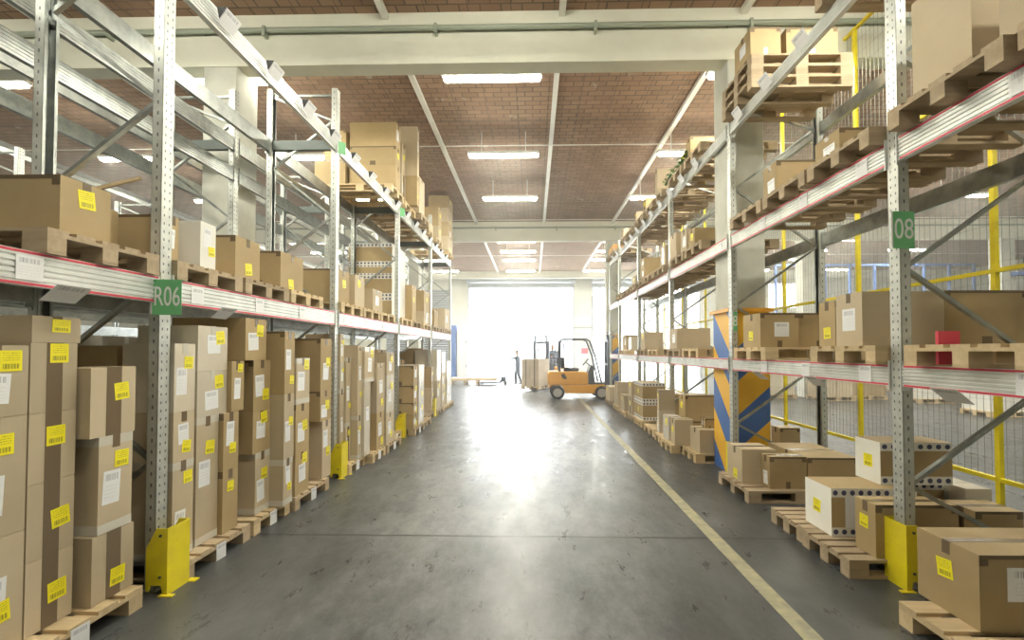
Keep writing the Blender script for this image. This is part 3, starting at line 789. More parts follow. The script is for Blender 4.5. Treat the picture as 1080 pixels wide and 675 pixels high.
def quad_label(name, m, parent, face, u, v, w_, h_, rot, cx_, cy_, cz_, wx, wy, hz):
    """label plate on aisle face ('A', sign) or camera face ('C')"""
    b = MB(); b.quadbox(-w_ / 2, w_ / 2, -.0012, 0, -h_ / 2, h_ / 2); b.uv[2] = [(0, 0), (1, 0), (1, 1), (0, 1)]
    o = b.obj(name, m, parent)
    if face == 'C': o.location = (-wx / 2 + u * wx, -wy / 2 - .001, v * hz); o.rotation_euler = (0, rot, 0)
    else:
        s = face  # -1 left rack (aisle face looks +x), +1 right rack (aisle face looks -x)
        o.location = (-s * (wx / 2 + .001), -wy / 2 + u * wy, v * hz)
        o.rotation_euler = Matrix.Rotation(R_(90) * -s, 3, 'Z').to_euler() if False else (0, 0, 0)
        mz = Matrix.Rotation(R_(90) if s < 0 else R_(-90), 3, 'Z') @ Matrix.Rotation(rot, 3, 'Y')
        o.rotation_euler = mz.to_euler()
    return o
def carton_mesh(wx, wy, hz, st):
    b = MB(); x, y = wx / 2, wy / 2
    if st in 'de':
        bh = min(.075, hz * .2)
        for z0, z1, mi in ((0, bh, 1), (bh, hz - bh, 0), (hz - bh, hz, 1)):
            o = len(b.v); b.v += [(-x, -y, z0), (x, -y, z0), (x, y, z0), (-x, y, z0), (-x, -y, z1), (x, -y, z1), (x, y, z1), (-x, y, z1)]
            for q, L in (((0, 1, 5, 4), wx), ((1, 2, 6, 5), wy), ((2, 3, 7, 6), wx), ((3, 0, 4, 7), wy)):
                side_face = L == wy and st == 'd'
                b.f.append(tuple(o + i for i in q)); b.mi.append(2 if side_face else mi)
                n = max(1, round(L / .075)); b.uv[len(b.f) - 1] = [(0, 0), (n, 0), (n, 1), (0, 1)]
            if z0 == 0: b.f.append((o + 3, o + 2, o + 1, o)); b.mi.append(0)
            if z1 == hz: b.f.append((o + 4, o + 5, o + 6, o + 7)); b.mi.append(0)
        return b.mesh('cardboard_carton', [M['cb_b'], M['dots'], M['cb_w']])
    # outer walls, slightly bulged sides, top flaps meeting at a seam
    o = len(b.v); e = .004
    nx, bul = 1, min(.006, wy * .02)
    b.quadbox(-x, x, -y, y, 0, hz - .004)
    b.quadbox(-x + .002, x - .002, -y + .002, -.002, hz - .004, hz); b.quadbox(-x + .002, x - .002, .002, y - .002, hz - .004, hz)
    return b.mesh('cardboard_carton', M['cb_' + st], bevel=.0)
def tape_mesh(wx, wy, hz, st, s, vertical):
    """s: -1 left rack, +1 right rack; aisle face at x = -s*wx/2"""
    b = MB(); tw = .05; t = .0016
    xa = -s * wx / 2; xo = xa - s * t
    X0, X1 = min(xa, xo), max(xa, xo)
    b.quadbox(-wx / 2 - t, wx / 2 + t, -tw / 2, tw / 2, hz, hz + t)
    if vertical: b.quadbox(X0, X1, -min(.05, wy * .17), min(.05, wy * .17), 0, hz + t * .5)
    else: b.quadbox(X0, X1, -tw / 2, tw / 2, hz - min(.08, hz * .2), hz + t * .5)
    return b.mesh('packing_tape', M['film_tape' if st in 'gw' else 'tape'])
COLN = {'b': 'brown', 't': 'tan', 'g': 'wrapped', 'w': 'white', 'o': 'orange', 'd': 'dotted white', 'e': 'dotted'}
# stacks: group boxes of a level and bay that share a footprint
def overl(a, c): return min(a[2], c[2]) - max(a[1], c[1]) > .1 and min(a[4], c[4]) - max(a[3], c[3]) > .04
stacks = []
for bx in BOXES:
    for st_ in stacks:
        if st_[0][0] == bx[0] and overl(st_[-1], bx) and abs(st_[-1][6] - bx[5]) < .04: st_.append(bx); break
    else: stacks.append([bx])
seen = {}
for st_ in stacks:
    lv = st_[0][0]; sd = lv[0]; bb = bay(sd, (st_[0][3] + st_[0][4]) / 2)
    face = -st_[0][2] if sd == 'L' else st_[0][1]
    row = 'rear' if face > 3.02 else 'front'
    k = (lv, bb, row); seen[k] = seen.get(k, 0) + 1; num = ORD[min(seen[k] - 1, 14)]
    for ti, (lv_, x0, x1, y0, y1, z0, z1, st, mk) in enumerate(st_):
        wx, wy, hz = x1 - x0, y1 - y0, z1 - z0 - .0015
        cx_, cy_ = (x0 + x1) / 2, (y0 + y1) / 2
        shape = 'tall' if hz > 1.25 * max(wy, .3) else ('low' if hz < .25 else ('wide' if wx > .6 else 'boxy'))
        tier = 'single' if len(st_) == 1 else ('bottom' if ti == 0 else ('topmost' if ti == len(st_) - 1 else ['', 'second', 'third', 'fourth'][ti]))
        lab = '%s %s carton, %s in %s %s stack, %s, %s' % (shape, COLN[st], tier, num, row, LEVN[lv], BAYN[sd][bb])
        o = link('cardboard_carton', carton_mesh(wx, wy, hz, st), None, (cx_, cy_, z0 + .0005))
        tag(o, lab, 'carton', 'cardboard cartons, ' + LEVN[lv])
        s = -1 if sd == 'L' else 1
        if st in 'btgo' and y0 < 13: link('packing_tape', tape_mesh(wx, wy, hz, st, s, 'T' in mk or (mk == '' and random.random() < .15)), o)
        if st == 'b' and y0 < 9 and random.random() < .75:
            e_ = MB(); c_e = min(.05, wx * .15); e_.quadbox(-wx / 2, wx / 2, -wy / 2 - .0014, -wy / 2, hz - .022, hz)
            e_.quadbox(-wx / 2, -wx / 2 + c_e, -wy / 2 - .0012, -wy / 2, hz - min(.06, hz * .2), hz - .02); e_.quadbox(wx / 2 - c_e, wx / 2, -wy / 2 - .0012, -wy / 2, hz - min(.06, hz * .2), hz - .02)
            e_.obj('edge_tape', M['tape'], o)
            MB().quadbox(-wx * .06, wx * .06, -wy / 2 - .0012, -wy / 2, 0, min(.08, hz * .25)).obj('tape_patch', M['tape'], o)
        if 'B' in mk or (st == 't' and lv == 'LF' and row == 'front' and 3.5 < y0 < 9 and random.random() < .35):
            for z_a, z_b in ((0, .06), (hz - .06, hz)):
                MB().quadbox(-wx / 2 - .001, wx / 2 + .001, -wy / 2 - .001, wy / 2 + .001, z_a + .001, z_b + .0008).obj('film_band', M['film_tape'], o)
        if 'N' in mk or row == 'rear': continue
        toks = mk.split() if mk else []
        if not toks or toks == ['']:
            r = random.random()
            if lv == 'LF': toks = ['W%d' % random.randint(45, 60)] + (['Y%d' % random.choice((20, 30, 70, 82))] if r < .8 else [])
            elif st in 'de': toks = ['Y50'] if r < .5 else []
            else: toks = ['Y%d' % random.choice((60, 75))] if r < .4 else (['W50'] if r < .7 else [])
        for tk in toks:
            if tk == 'B': continue
            c0 = tk[0]
            if c0 == 'Y':
                u = .62 if 'T' in mk else (.68 if any(q[0] == 'W' for q in toks) else .5); u += random.uniform(-.08, .08)
                v = int(tk[1:]) / 100 if len(tk) > 1 else .5
                sz = min(.10, wy * .42); quad_label('shipping_label', M['ylabel'], o, s, u, max(.16, min(.86, v)), sz, min(sz * 1.12, hz * .5), random.uniform(-.12, .12), 0, 0, 0, wx, wy, hz)
            if c0 == 'W':
                u = .42 + random.uniform(-.08, .1); v = min(.74, max(.3, int(tk[1:]) / 100))
                if any(q[0] == 'Y' for q in toks):
                    yv = [int(q[1:]) / 100 for q in toks if q[0] == 'Y'][0]
                    if abs(yv - v) < .15: v = v + (.18 if yv < .5 else -.18)
                quad_label('address_sheet', M['wlabel'], o, s, u, v, min(.15, wy * .5), min(.21, hz * .42), random.uniform(-.06, .06), 0, 0, 0, wx, wy, hz).location.x += s * .0008
            if c0 == 'F':
                quad_label('shipping_label', M['ylabel'], o, 'C', .12 + .1 * random.random(), .78, .11, .11, .1, 0, 0, 0, wx, wy, hz)
        if lv == 'R1' and sd == 'R' and y0 > 5 and y0 < 6: quad_label('address_sheet', M['wlabel'], o, 'C', .55, .52, .17, .17, 0, 0, 0, 0, wx, wy, hz)
        if lv == 'RF' and y0 < 2.6: quad_label('address_sheet', M['wlabel'], o, 'C', .35, .62, .36, .19, 0, 0, 0, 0, wx, wy, hz)
        if lv == 'RF' and st == 'd' and z0 < .2 and y0 < 3.9: quad_label('address_sheet', M['paper'], o, 'C', .30, .5, .2, .26, 0, 0, 0, 0, wx, wy, hz)
# ------------------------------------------------------------------ striped wraps on the columns by the right rack
for i, Y in enumerate((6.2, 16.4)):
    x0, x1, y0, y1 = 2.775, 3.325, Y - .03, Y + .53
    b = MB()
    for a in ((x0, x0 + .022, y0, y1), (x1 - .022, x1, y0, y1), (x0 + .022, x1 - .022, y0, y0 + .022), (x0 + .022, x1 - .022, y1 - .022, y1)): b.quadbox(*a, 0, 2.28)
    t = b.obj('column_guard', M['wrap'], org=(0, 0, 0)); tag(t, ['blue and orange striped guard around the concrete column in the right rack', 'blue and orange striped guard around the far concrete column at the right rack end'][i], 'column guard', 'striped column guards')
    b = MB(); b.quadbox(x0 - .04, x1 + .04, y0 - .04, y0 + .0, 2.28, 2.33); b.quadbox(x0 - .04, x1 + .04, y1, y1 + .04, 2.28, 2.33); b.quadbox(x0 - .04, x0, y0, y1, 2.28, 2.33); b.quadbox(x1, x1 + .04, y0, y1, 2.28, 2.33)
    b.quadbox(x0, x1, y0, y0 + .02, 2.28, 2.33)
    b.obj('top_rim', M['orange'], t)
# ------------------------------------------------------------------ yellow safety mesh behind the right rack
FX = 4.45
t = thing('safety_fence', 'tall yellow framed wire mesh fence standing behind the right rack', 'fence', (FX, 2.5, 0))
FP = (FX, 2.5, 0)
fy = [2.51, 4.26, 6.01, 7.76, 9.51, 11.26, 13.01, 14.76]
for y in fy: MB().quadbox(FX - .022, FX + .022, y - .022, y + .022, 0.0, 6.2).obj('fence_post', M['yellow'], t, org=FP).location = (0, 0, 0)
for z in (.50, 2.50, 4.4, 6.17): MB().quadbox(FX - .02, FX + .02, fy[0], fy[-1], z - .02, z + .02).obj('fence_rail', M['yellow'], t, org=FP).location = (0, 0, 0)
M['wire'] = mat('mesh_wire', (.33, .34, .30), .5, .4)
for y0, y1 in zip(fy, fy[1:]):
    b = MB(); n = 26
    for k in range(1, n): y = y0 + (y1 - y0) * k / n; b.quadbox(FX - .0015, FX + .0015, y - .0015, y + .0015, .5, 6.17)
    for k in range(1, 30): z = .5 + 5.67 * k / 30; b.quadbox(FX + .002, FX + .004, y0, y1, z - .001, z + .001)
    b.obj('mesh_panel', M['wire'], t, org=FP).location = (0, 0, 0)
# ------------------------------------------------------------------ goods on pallets in the area beyond the fence
gp = [(7.0, 15.6, 'b', .95), (8.4, 16.0, 'g', 1.0), (9.9, 15.2, 't', 1.05), (11.3, 15.6, 'b', .95), (12.7, 14.6, 'w', 1.1), (14.2, 15.2, 't', 1.0), (15.6, 15.4, 'b', .9), (11.9, 11.6, 'w', .95), (14.0, 11.9, 't', .9), (9.2, 18.8, 'b', 1.2), (12.2, 18.6, 't', 1.3), (15.2, 18.9, 'g', 1.1), (19.0, 14.9, 't', 1.2), (18.6, 18.0, 'b', 1.3)]
for i, (x, y, st, h) in enumerate(gp):
    where = 'beyond the mesh fence, %s such load' % ORD[i]
    k = (.8, False)
    if k not in PM:
        top, blk, bot, al, ys = pallet_meshes(.8); PM[k] = (top.mesh('top_deck', M['wood']), blk.mesh('block', M['wood']), bot.mesh('bottom_board', M['wood']), al.mesh('wooden_pallet', M['wood']), ys)
    tag(link('wooden_pallet', PM[k][3], None, (x, y, 0)), 'pallet under the %s load beyond the mesh fence' % ORD[i], 'pallet', 'pallets beyond the fence')
    n = 2 if st != 'g' else 1
    for q in range(n):
        ww = 1.14 / n - .02
        o = link('cardboard_carton', carton_mesh(ww, .74, h * (1 if q == 0 else .9), st), None, (x + .03 + ww / 2 + q * (ww + .02), y + .40, .1455))
        tag(o, '%s %s carton of the %s pallet load beyond the mesh fence' % (['left hand', 'right hand'][q], COLN[st], ORD[i]), 'carton', 'cartons beyond the fence')
# blue framed glass partition in the side area
t = thing('glass_partition', 'blue framed glazed partition high in the side area beyond the mesh fence', 'partition', (15.5, 19.8, 0))
b = MB()
for k in range(9): b.quadbox(-4.5 + 1.1 * k - .04, -4.5 + 1.1 * k + .04, 0, .08, 0, 5.6)
for z in (.02, 2.7, 5.55): b.quadbox(-4.5, 4.34, 0, .08, z, z + .1)
b.obj('frame', M['blue'], t)
M['pane'] = mat('partition_panel', (.62, .60, .55), .3)
for k in range(8): MB().quadbox(-4.5 + 1.1 * k + .04, -4.5 + 1.1 * (k + 1) - .04, .03, .05, .12, 2.7).obj('panel', M['pane'], t)
# service pipes on the far column
t = thing('service_pipes', 'bundle of service pipes with blue tray on a far column beyond the fence', 'pipes', (18.1, 16.3, 0))
for k in range(4): MB().tube([(.12 * k, 0, 3.2), (.12 * k, 0, 5.2), (.12 * k + .25, -.02, 5.6)], .035, 8).obj('pipe', M['dark'], t)
MB().quadbox(-.4, .9, -.2, .1, 4.5, 4.62).obj('cable_tray', M['blue'], t)
# ------------------------------------------------------------------ cable tray far left under the ceiling
t = thing('cable_tray', 'pair of bright steel cable tray rails running high at far left', 'cable tray', (-11.2, -6, 6.1))
for dx, dz in ((0, 0), (.35, -.25)): MB().quadbox(dx - .03, dx + .03, 0, 30, dz - .05, dz + .05).obj('tray_rail', M['galv'], t)
# odd timber sticking out above the near left carton, and foliage on the right top shelf
tag(MB().bar((-3.05, 2.85, 2.80), (-2.80, 3.02, 2.965), .03, .02).obj('timber_stick', M['wood']), 'short pale timber stick leaning out behind the near left shelf carton', 'stick')
g = MB(); rg = random.Random(3)
for k in range(260):
    y = rg.uniform(7.3, 8.7); x = 2.66 + rg.uniform(-.06, .08); z = 5.03 + abs(rg.gauss(0, .07)); a = rg.uniform(0, 6.28)
    d = Vector((math.cos(a), math.sin(a), rg.uniform(-.4, .6))) * .05; e = Vector((-math.sin(a), math.cos(a), .3)) * .014
    p = Vector((x, y, z)); o_ = len(g.v); g.v += [tuple(p - d), tuple(p + e), tuple(p + d), tuple(p - e)]; g.f.append((o_, o_ + 1, o_ + 2, o_ + 3)); g.mi.append(0)
g.tube([(2.66, 7.3 + .1 * k, 5.03 + .012 * (k % 3)) for k in range(15)], .012, 6)
go = g.obj('garland', M['green_leaf']); tag(go, 'green leafy garland lying along the edge of the right top shelf', 'garland')
# ------------------------------------------------------------------ by the door, left side
t = thing('metal_cabinet', 'white metal cabinet beside the left door pillar', 'cabinet', (-4.35, 26.9, 0))
MB().quadbox(-.32, .34, -.25, .3, 0, 3.1).obj('body', M['white_paint'], t, bevel=.01)
for z0, z1 in ((.08, 1.5), (1.55, 3.02)):
    d = MB().quadbox(-.29, .31, -.275, -.252, z0, z1).obj('door', M['paper'], t); MB().quadbox(.22, .25, -.30, -.276, (z0 + z1) / 2 - .1, (z0 + z1) / 2 + .1).obj('handle', M['dark'], d)
t = MB().quadbox(-5.05, -4.72, 26.55, 27.0, 0, 3.3).obj('blue_panel', M['blue'], bevel=.008); tag(t, 'tall blue panel standing left of the white cabinet', 'panel')
for x0, x1, z0, z1, lb in ((-.12, .38, 1.35, 1.95, 'white notice with a red panel on the pillar right of the open doorway'), (-.5, .55, 3.4, 3.95, 'wide pale board high on the pillar right of the open doorway'), (-.5, .5, 2.9, 3.15, 'narrow pale board below the teal rail on the pillar right of the doorway')):
    n_ = tag(MB().quadbox(3.2 + x0, 3.2 + x1, WY - .03, WY - .01, z0, z1).obj('notice', M['paper']), lb, 'notice')
    if z0 < 2: MB().quadbox(3.12, 3.54, WY - .04, WY - .031, 1.55, 1.9).obj('warning_panel', M['red'], n_)
tag(MB().quadbox(2.58, 3.88, WY - .04, WY - .01, 3.18, 3.25).obj('pillar_rail', M['pipe']), 'teal horizontal rail across the pillar right of the open doorway', 'rail')
# faint neighbouring building across the yard, with canopy
t = thing('yard_building', 'overexposed pale building with canopy seen across the yard through the doorway', 'building', (0, 62, 0))
M['render'] = mat('pale_render', (.80, .80, .78), .9)
MB().quadbox(-30, 30, 0, 8, 0, 8.2).obj('wall', M['render'], t)
MB().quadbox(-30, 30, -6, .1, 8.2, 8.8).obj('canopy', M['concrete'], t)
for k in range(7): MB().quadbox(-24 + 8 * k, -20 + 8 * k, -.05, 0, 1, 6).obj('window_band', M['pane'], t)
# ------------------------------------------------------------------ forklift (local +x is forward)
def wheel(t, x, y, r, wd):
    b = MB(); n = 28; pr = [(r * .64, wd / 2), (r * .93, wd / 2), (r, wd * .36), (r, -wd * .36), (r * .93, -wd / 2), (r * .64, -wd / 2)]
    o = len(b.v)
    for i in range(n):
        a = 2 * math.pi * i / n
        for rr, yy in pr: b.v.append((math.cos(a) * rr, yy, math.sin(a) * rr))
    m = len(pr)
    for i in range(n):
        for j in range(m):
            b.f.append((i * m + j, i * m + (j + 1) % m, ((i + 1) % n) * m + (j + 1) % m, ((i + 1) % n) * m + j)); b.mi.append(0)
    w_ = b.obj('wheel', M['black'], t, smooth=True); w_.location = (x, y, r)
    MB().tube([(0, -wd * .42, 0), (0, wd * .42, 0)], r * .66, 24).tube([(0, -wd * .5, 0), (0, wd * .5, 0)], r * .28, 16).obj('hub', M['hub'], w_)
def forklift(loc, rz, label):
    t = thing('forklift', label, 'forklift', loc, rz, 'forklifts near the door')
    W = .52
    # counterweight and battery body, profile in x-z
    pts = [(-.02, .30), (-.06, .42), (-.06, .88), (.0, 1.0), (1.28, 1.0), (1.36, .95), (1.36, .54), (-.0, .54), (0, .30)]
    body = MB().prism([(-.04, .52), (-.06, .62), (-.06, .90), (.0, .99), (1.26, .99), (1.36, .93), (1.36, .545), (.0, .545)], 'y', -W, W).obj('body', M['orange'], t, bevel=.015)
    MB().prism([(.42, .80), (.40, .90), (.52, .92), (.62, .74), (.50, .72)], 'y', -W - .004, -W).obj('emblem', M['dark'], body)
    MB().prism([(.42, .80), (.40, .90), (.52, .92), (.62, .74), (.50, .72)], 'y', W, W + .004).obj('emblem', M['dark'], body)
    MB().prism([(-.02, .40), (.0, .53), (1.95, .53), (1.95, .30), (1.70, .22), (.56, .22), (.52, .36), (.40, .50), (.08, .5)], 'y', -W + .02, W - .02).obj('chassis', M['orange'], t, bevel=.01)
    MB().quadbox(1.36, 2.0, -.42, .42, .53, .60).obj('floor_plate', M['dark'], t)
    for x in (.28,):
        for s in (-1, 1): wheel(t, x, s * (W - .10), .245, .18)
    for s in (-1, 1): wheel(t, 1.84, s * (W - .07), .245, .20)
    # seat
    st_ = MB().prism([(.52, .99), (1.06, .99), (1.08, 1.10), (.56, 1.12)], 'y', -.24, .24).obj('seat', M['black'], t, bevel=.02)
    MB().prism([(.44, 1.08), (.56, 1.10), (.50, 1.50), (.38, 1.48)], 'y', -.22, .22).obj('backrest', M['black'], st_, bevel=.02)
    # dashboard and steering
    d = MB().prism([(1.42, .56), (1.62, .56), (1.60, 1.18), (1.50, 1.22), (1.40, 1.0)], 'y', -.34, .34).obj('dashboard', M['dark'], t, bevel=.015)
    MB().tube([(1.52, 0, 1.16), (1.36, 0, 1.30)], .022, 8).obj('steering_column', M['dark'], d)
    ring = [Vector((1.33, 0, 1.32)) + Vector((.10 * math.cos(a), .16 * math.sin(a), .12 * math.cos(a))) for a in [2 * math.pi * k / 20 for k in range(20)]]
    MB().tube(ring, .014, 6, closed=True).obj('steering_wheel', M['black'], d)
    # overhead guard
    g = MB()
    for s in (-1, 1):
        g.tube([(.36, s * .44, .98), (.38, s * .42, 2.08), (.46, s * .42, 2.15)], .038, 8)
        g.tube([(1.84, s * .44, .60), (1.62, s * .42, 1.55), (1.42, s * .42, 2.08), (1.30, s * .42, 2.15)], .032, 8)
        g.tube([(.46, s * .42, 2.15), (1.30, s * .42, 2.15)], .03, 8)
    for k in range(7): x = .46 + .14 * k; g.quadbox(x - .012, x + .012, -.42, .42, 2.135, 2.165)
    g.obj('overhead_guard', M['steel_dark'], t)
    # mast, carriage, forks
    m_ = MB()
    for s in (-1, 1):
        m_.quadbox(2.08, 2.20, s * .34 - .04, s * .34 + .04, .12, 2.15); m_.quadbox(2.16, 2.26, s * .27 - .03, s * .27 + .03, .16, 2.42)
    for z in (.25, 1.2, 2.05): m_.quadbox(2.08, 2.14, -.34, .34, z, z + .08)
    m_.quadbox(2.18, 2.24, -.27, .27, 2.33, 2.40); m_.tube([(2.14, 0, .2), (2.14, 0, 1.9)], .035, 10)
    mo = m_.obj('mast', M['steel_dark'], t)
    MB().quadbox(2.265, 2.30, -.42, .42, .30, .38).quadbox(2.265, 2.30, -.42, .42, .62, .70).quadbox(2.265, 2.29, -.30, -.26, .38, .62).quadbox(2.265, 2.29, .26, .30, .38, .62).obj('carriage', M['steel_dark'], t)
    for s in (-1, 1): MB().prism([(2.30, .72), (2.34, .72), (2.345, .08), (3.30, .055), (3.30, .045), (2.30, .035)], 'y', s * .26 - .05, s * .26 + .05).obj('fork', M['steel_dark'], t)
    return t
forklift((.60, 15.98, 0), 0, 'orange forklift without driver, side on, mast toward the right rack')
forklift((1.25, 21.36, 0), R_(246), 'forklift behind the first one, with a seated driver, carrying a wrapped load')
# load on the second forklift
LR = Matrix.Translation((.12, 18.82, 0)) @ Matrix.Rotation(R_(246), 4, 'Z')
t = tag(link('wooden_pallet', PM[(.8, False)][3], None, (0, 0, 0)), 'wooden pallet under the wrapped carton load on the second forklift', 'pallet')
t.matrix_world = LR @ Matrix.Translation((-.6, -.4, .115))
lm = carton_mesh(.58, .385, .278, 't'); lt = MB().quadbox(-.03, .03, -.194, -.1925, 0, .278).mesh('packing_tape', M['tape']); lt2 = MB().quadbox(.29, .2915, -.03, .03, 0, .278).mesh('packing_tape', M['tape'])
for r_ in range(4):
    for c_ in range(2):
        for d_ in range(2):
            o = link('cardboard_carton', lm, None); o.matrix_world = LR @ Matrix.Translation((-.295 + d_ * .59, -.2 + c_ * .4, .2605 + r_ * .28))
            tag(o, '%s %s carton in the %s layer of the load on the second forklift' % (['rear', 'front'][d_], ['left', 'right'][c_], ORD[r_]), 'carton', 'cartons on the forklift load')
            link('packing_tape', lt, o); link('packing_tape', lt2, o)
# ------------------------------------------------------------------ people
def blob(name, parts, m, parent=None, vox=.012, smooth=6):
    """parts: lists of (point, rx, ry) rings; union by voxel remesh into one continuous surface"""
    bm = bmesh.new()
    for ring in parts:
        pts = [Vector(p[0]) for p in ring]; n = 14; rows = []
        for i, p in enumerate(pts):
            d = (pts[min(i + 1, len(pts) - 1)] - pts[max(i - 1, 0)]).normalized()
            # a: sideways axis (ry), b: fore-aft axis (rx)
            a = Vector((0, 1, 0)) - d * d.y
            a = a.normalized() if a.length > .2 else Vector((0, 0, 1)); b_ = a.cross(d)
            rows.append([bm.verts.new(p + a * math.cos(t) * ring[i][2] + b_ * math.sin(t) * ring[i][1]) for t in [2 * math.pi * k / n for k in range(n)]])
        for r0, r1 in zip(rows, rows[1:]):
            for k in range(n): bm.faces.new((r0[k], r0[(k + 1) % n], r1[(k + 1) % n], r1[k]))
        bm.faces.new(rows[0][::-1]); bm.faces.new(rows[-1])
        for p, rr in ((pts[0], ring[0]), (pts[-1], ring[-1])):
            r = min(rr[1], rr[2]) * .96
            bmesh.ops.create_uvsphere(bm, u_segments=14, v_segments=8, radius=r, matrix=Matrix.Translation(p))
    bmesh.ops.recalc_face_normals(bm, faces=bm.faces)
    me = bpy.data.meshes.new(name); bm.to_mesh(me); bm.free()
    o = bpy.data.objects.new(name, me); C.objects.link(o)
    rm = o.modifiers.new('r', 'REMESH'); rm.mode = 'VOXEL'; rm.voxel_size = vox
    sm = o.modifiers.new('s', 'SMOOTH'); sm.factor = .5; sm.iterations = smooth
    dg = bpy.context.evaluated_depsgraph_get(); me2 = bpy.data.meshes.new_from_object(o.evaluated_get(dg))
    for p in me2.polygons: p.use_smooth = True
    bpy.data.objects.remove(o); me2.materials.clear(); me2.materials.append(m)
    return link(name, me2, parent)
def figure(label, loc, rz, J):
    """J: joints in local space, facing +x"""
    J = {k: Vector(v) for k, v in J.items()}
    g = lambda a, b_, f: J[a].lerp(J[b_], f)
    def torso(e, low):
        return [[(low, .115 + e, .165 + e), (J['pelvis'], .115 + e, .165 + e), (J['waist'], .10 + e, .145 + e), (g('waist', 'chest', .6), .115 + e, .165 + e), (J['chest'], .115 + e, .18 + e), (g('chest', 'neck', .45), .09 + e, .15 + e * .5), (g('chest', 'neck', .75), .06 + e * .6, .085 + e * .5)],
                [(J['shL'], .062 + e, .062 + e), (J['chest'] + Vector((0, 0, .05)), .09, .09), (J['shR'], .062 + e, .062 + e)]]
    def arm(s, e, end): return [(J['sh' + s], .06 + e, .06 + e), (g('sh' + s, 'el' + s, .5), .05 + e, .05 + e), (J['el' + s], .042 + e, .042 + e), (g('el' + s, 'wr' + s, .4), .04 + e, .04 + e), (g('el' + s, 'wr' + s, end), .03 + e, .03 + e)]
    def leg(s, e, end): return [(J['hip' + s], .095 + e, .09 + e), (g('hip' + s, 'kn' + s, .4), .085 + e, .08 + e), (J['kn' + s], .06 + e, .058 + e), (g('kn' + s, 'an' + s, .35), .058 + e, .055 + e), (g('kn' + s, 'an' + s, end), .038 + e * 1.3, .038 + e * 1.3)]
    h = J['head']; up = (J['crown'] - h).normalized()
    head = [[(h - up * .085 + Vector((.03, 0, 0)), .045, .04), (h - up * .05 + Vector((.012, 0, 0)), .075, .06), (h, .088, .072), (h + up * .05, .092, .076), (h + up * .09, .075, .062)],
            [(g('chest', 'neck', .5), .055, .055), (J['neck'], .052, .052), (h, .05, .05)],
            [(h + Vector((.082, 0, .015)), .010, .008), (h + Vector((.100, 0, -.018)), .014, .013)]]
    parts = torso(0, J['pelvis'] - Vector((0, 0, .03))) + head
    for s in 'LR':
        parts += [arm(s, -.004, 1.0), leg(s, -.006, 1.0)]
        f = (J['palm' + s] - J['wr' + s]).normalized()
        parts.append([(J['wr' + s], .02, .028), (J['palm' + s] - f * .01, .016, .038), (J['palm' + s] + f * .012, .014, .037)])
        parts.append([(J['an' + s], .035, .035), (J['toe' + s], .03, .035)])
    t = blob('person', parts, M['skin'], None, .010, 4)
    t.location = loc; t.rotation_euler = (0, 0, rz); tag(t, label, 'person')
    blob('jacket', torso(.022, J['pelvis'] - Vector((0, 0, .04))) + [arm('L', .016, .93), arm('R', .016, .93)], M['navy'], t)
    hipm = J['pelvis'] - Vector((0, 0, .03))
    blob('trousers', [[(J['pelvis'] + Vector((0, 0, .05)), .125, .165), (hipm, .125, .17)], leg('L', .016, .97), leg('R', .016, .97), [(J['hipL'], .10, .10), (hipm, .11, .11), (J['hipR'], .10, .10)]], M['trousers'], t)
    for s in 'LR':
        a, tt = J['an' + s], J['toe' + s]; d = (tt - a); d.z = 0; d.normalize()
        hz2 = Vector((0, 0, a.z - tt.z - .01))
        blob('shoe', [[(a - Vector((0, 0, .01)), .046, .045), (a - hz2 * .7, .048, .045)], [(a - d * .05 - hz2, .038, .04), (a + d * .05 - hz2 * .85, .042, .043), (tt + Vector((0, 0, .0)), .032, .045)]], M['black'], t, .009)
        p, wv = J['palm' + s], J['wr' + s]; f = (p - wv).normalized(); side = f.cross(Vector((0, 0, 1))); side = side.normalized() if side.length > .2 else Vector((0, 1, 0)); nrm = side.cross(f)
        if nrm.z > 0: nrm = -nrm
        hb = MB()
        for k, L in enumerate((.068, .078, .072, .055)):
            q = p + side * (-.027 + .018 * k)
            hb.tube([q, q + f * L * .5 + nrm * .008, q + f * L * .66 + nrm * .036, q + f * L * .45 + nrm * .058], [.0095, .009, .008, .006], 8)
        q = wv.lerp(p, .5) - side * .028
        hb.tube([q, q + f * .035 - side * .018 + nrm * .012, q + f * .06 - side * .008 + nrm * .035], [.011, .0105, .008], 8)
        hb.obj('fingers', M['skin'], t, smooth=True)
    blob('hair', [[(h + up * .03 + Vector((-.03, 0, 0)), .075, .078), (h + up * .07 + Vector((-.012, 0, 0)), .092, .080), (h + up * .10 + Vector((-.005, 0, 0)), .075, .064)], [(h + Vector((-.055, 0, -.02)), .045, .06), (h + Vector((-.05, 0, .04)), .05, .07)]], M['hair'], t, .009)
    fb = MB()
    for s in (-1, 1): fb.tube([(h.x - .005, h.y + s * .072, h.z + .02), (h.x - .012, h.y + s * .084, h.z), (h.x, h.y + s * .072, h.z - .025)], [.012, .015, .008], 8)
    fb.obj('ears', M['skin'], t, smooth=True)
    eb = MB()
    for s in (-1, 1): eb.tube([(h.x + .070, h.y + s * .03, h.z + .018), (h.x + .082, h.y + s * .03, h.z + .018)], .008, 8)
    eb.tube([(h.x + .070, -.022 + h.y, h.z - .048), (h.x + .078, h.y, h.z - .050), (h.x + .070, .022 + h.y, h.z - .048)], .005, 6)
    eb.obj('eyes_and_mouth', M['dark'], t)
    return t
V = Vector
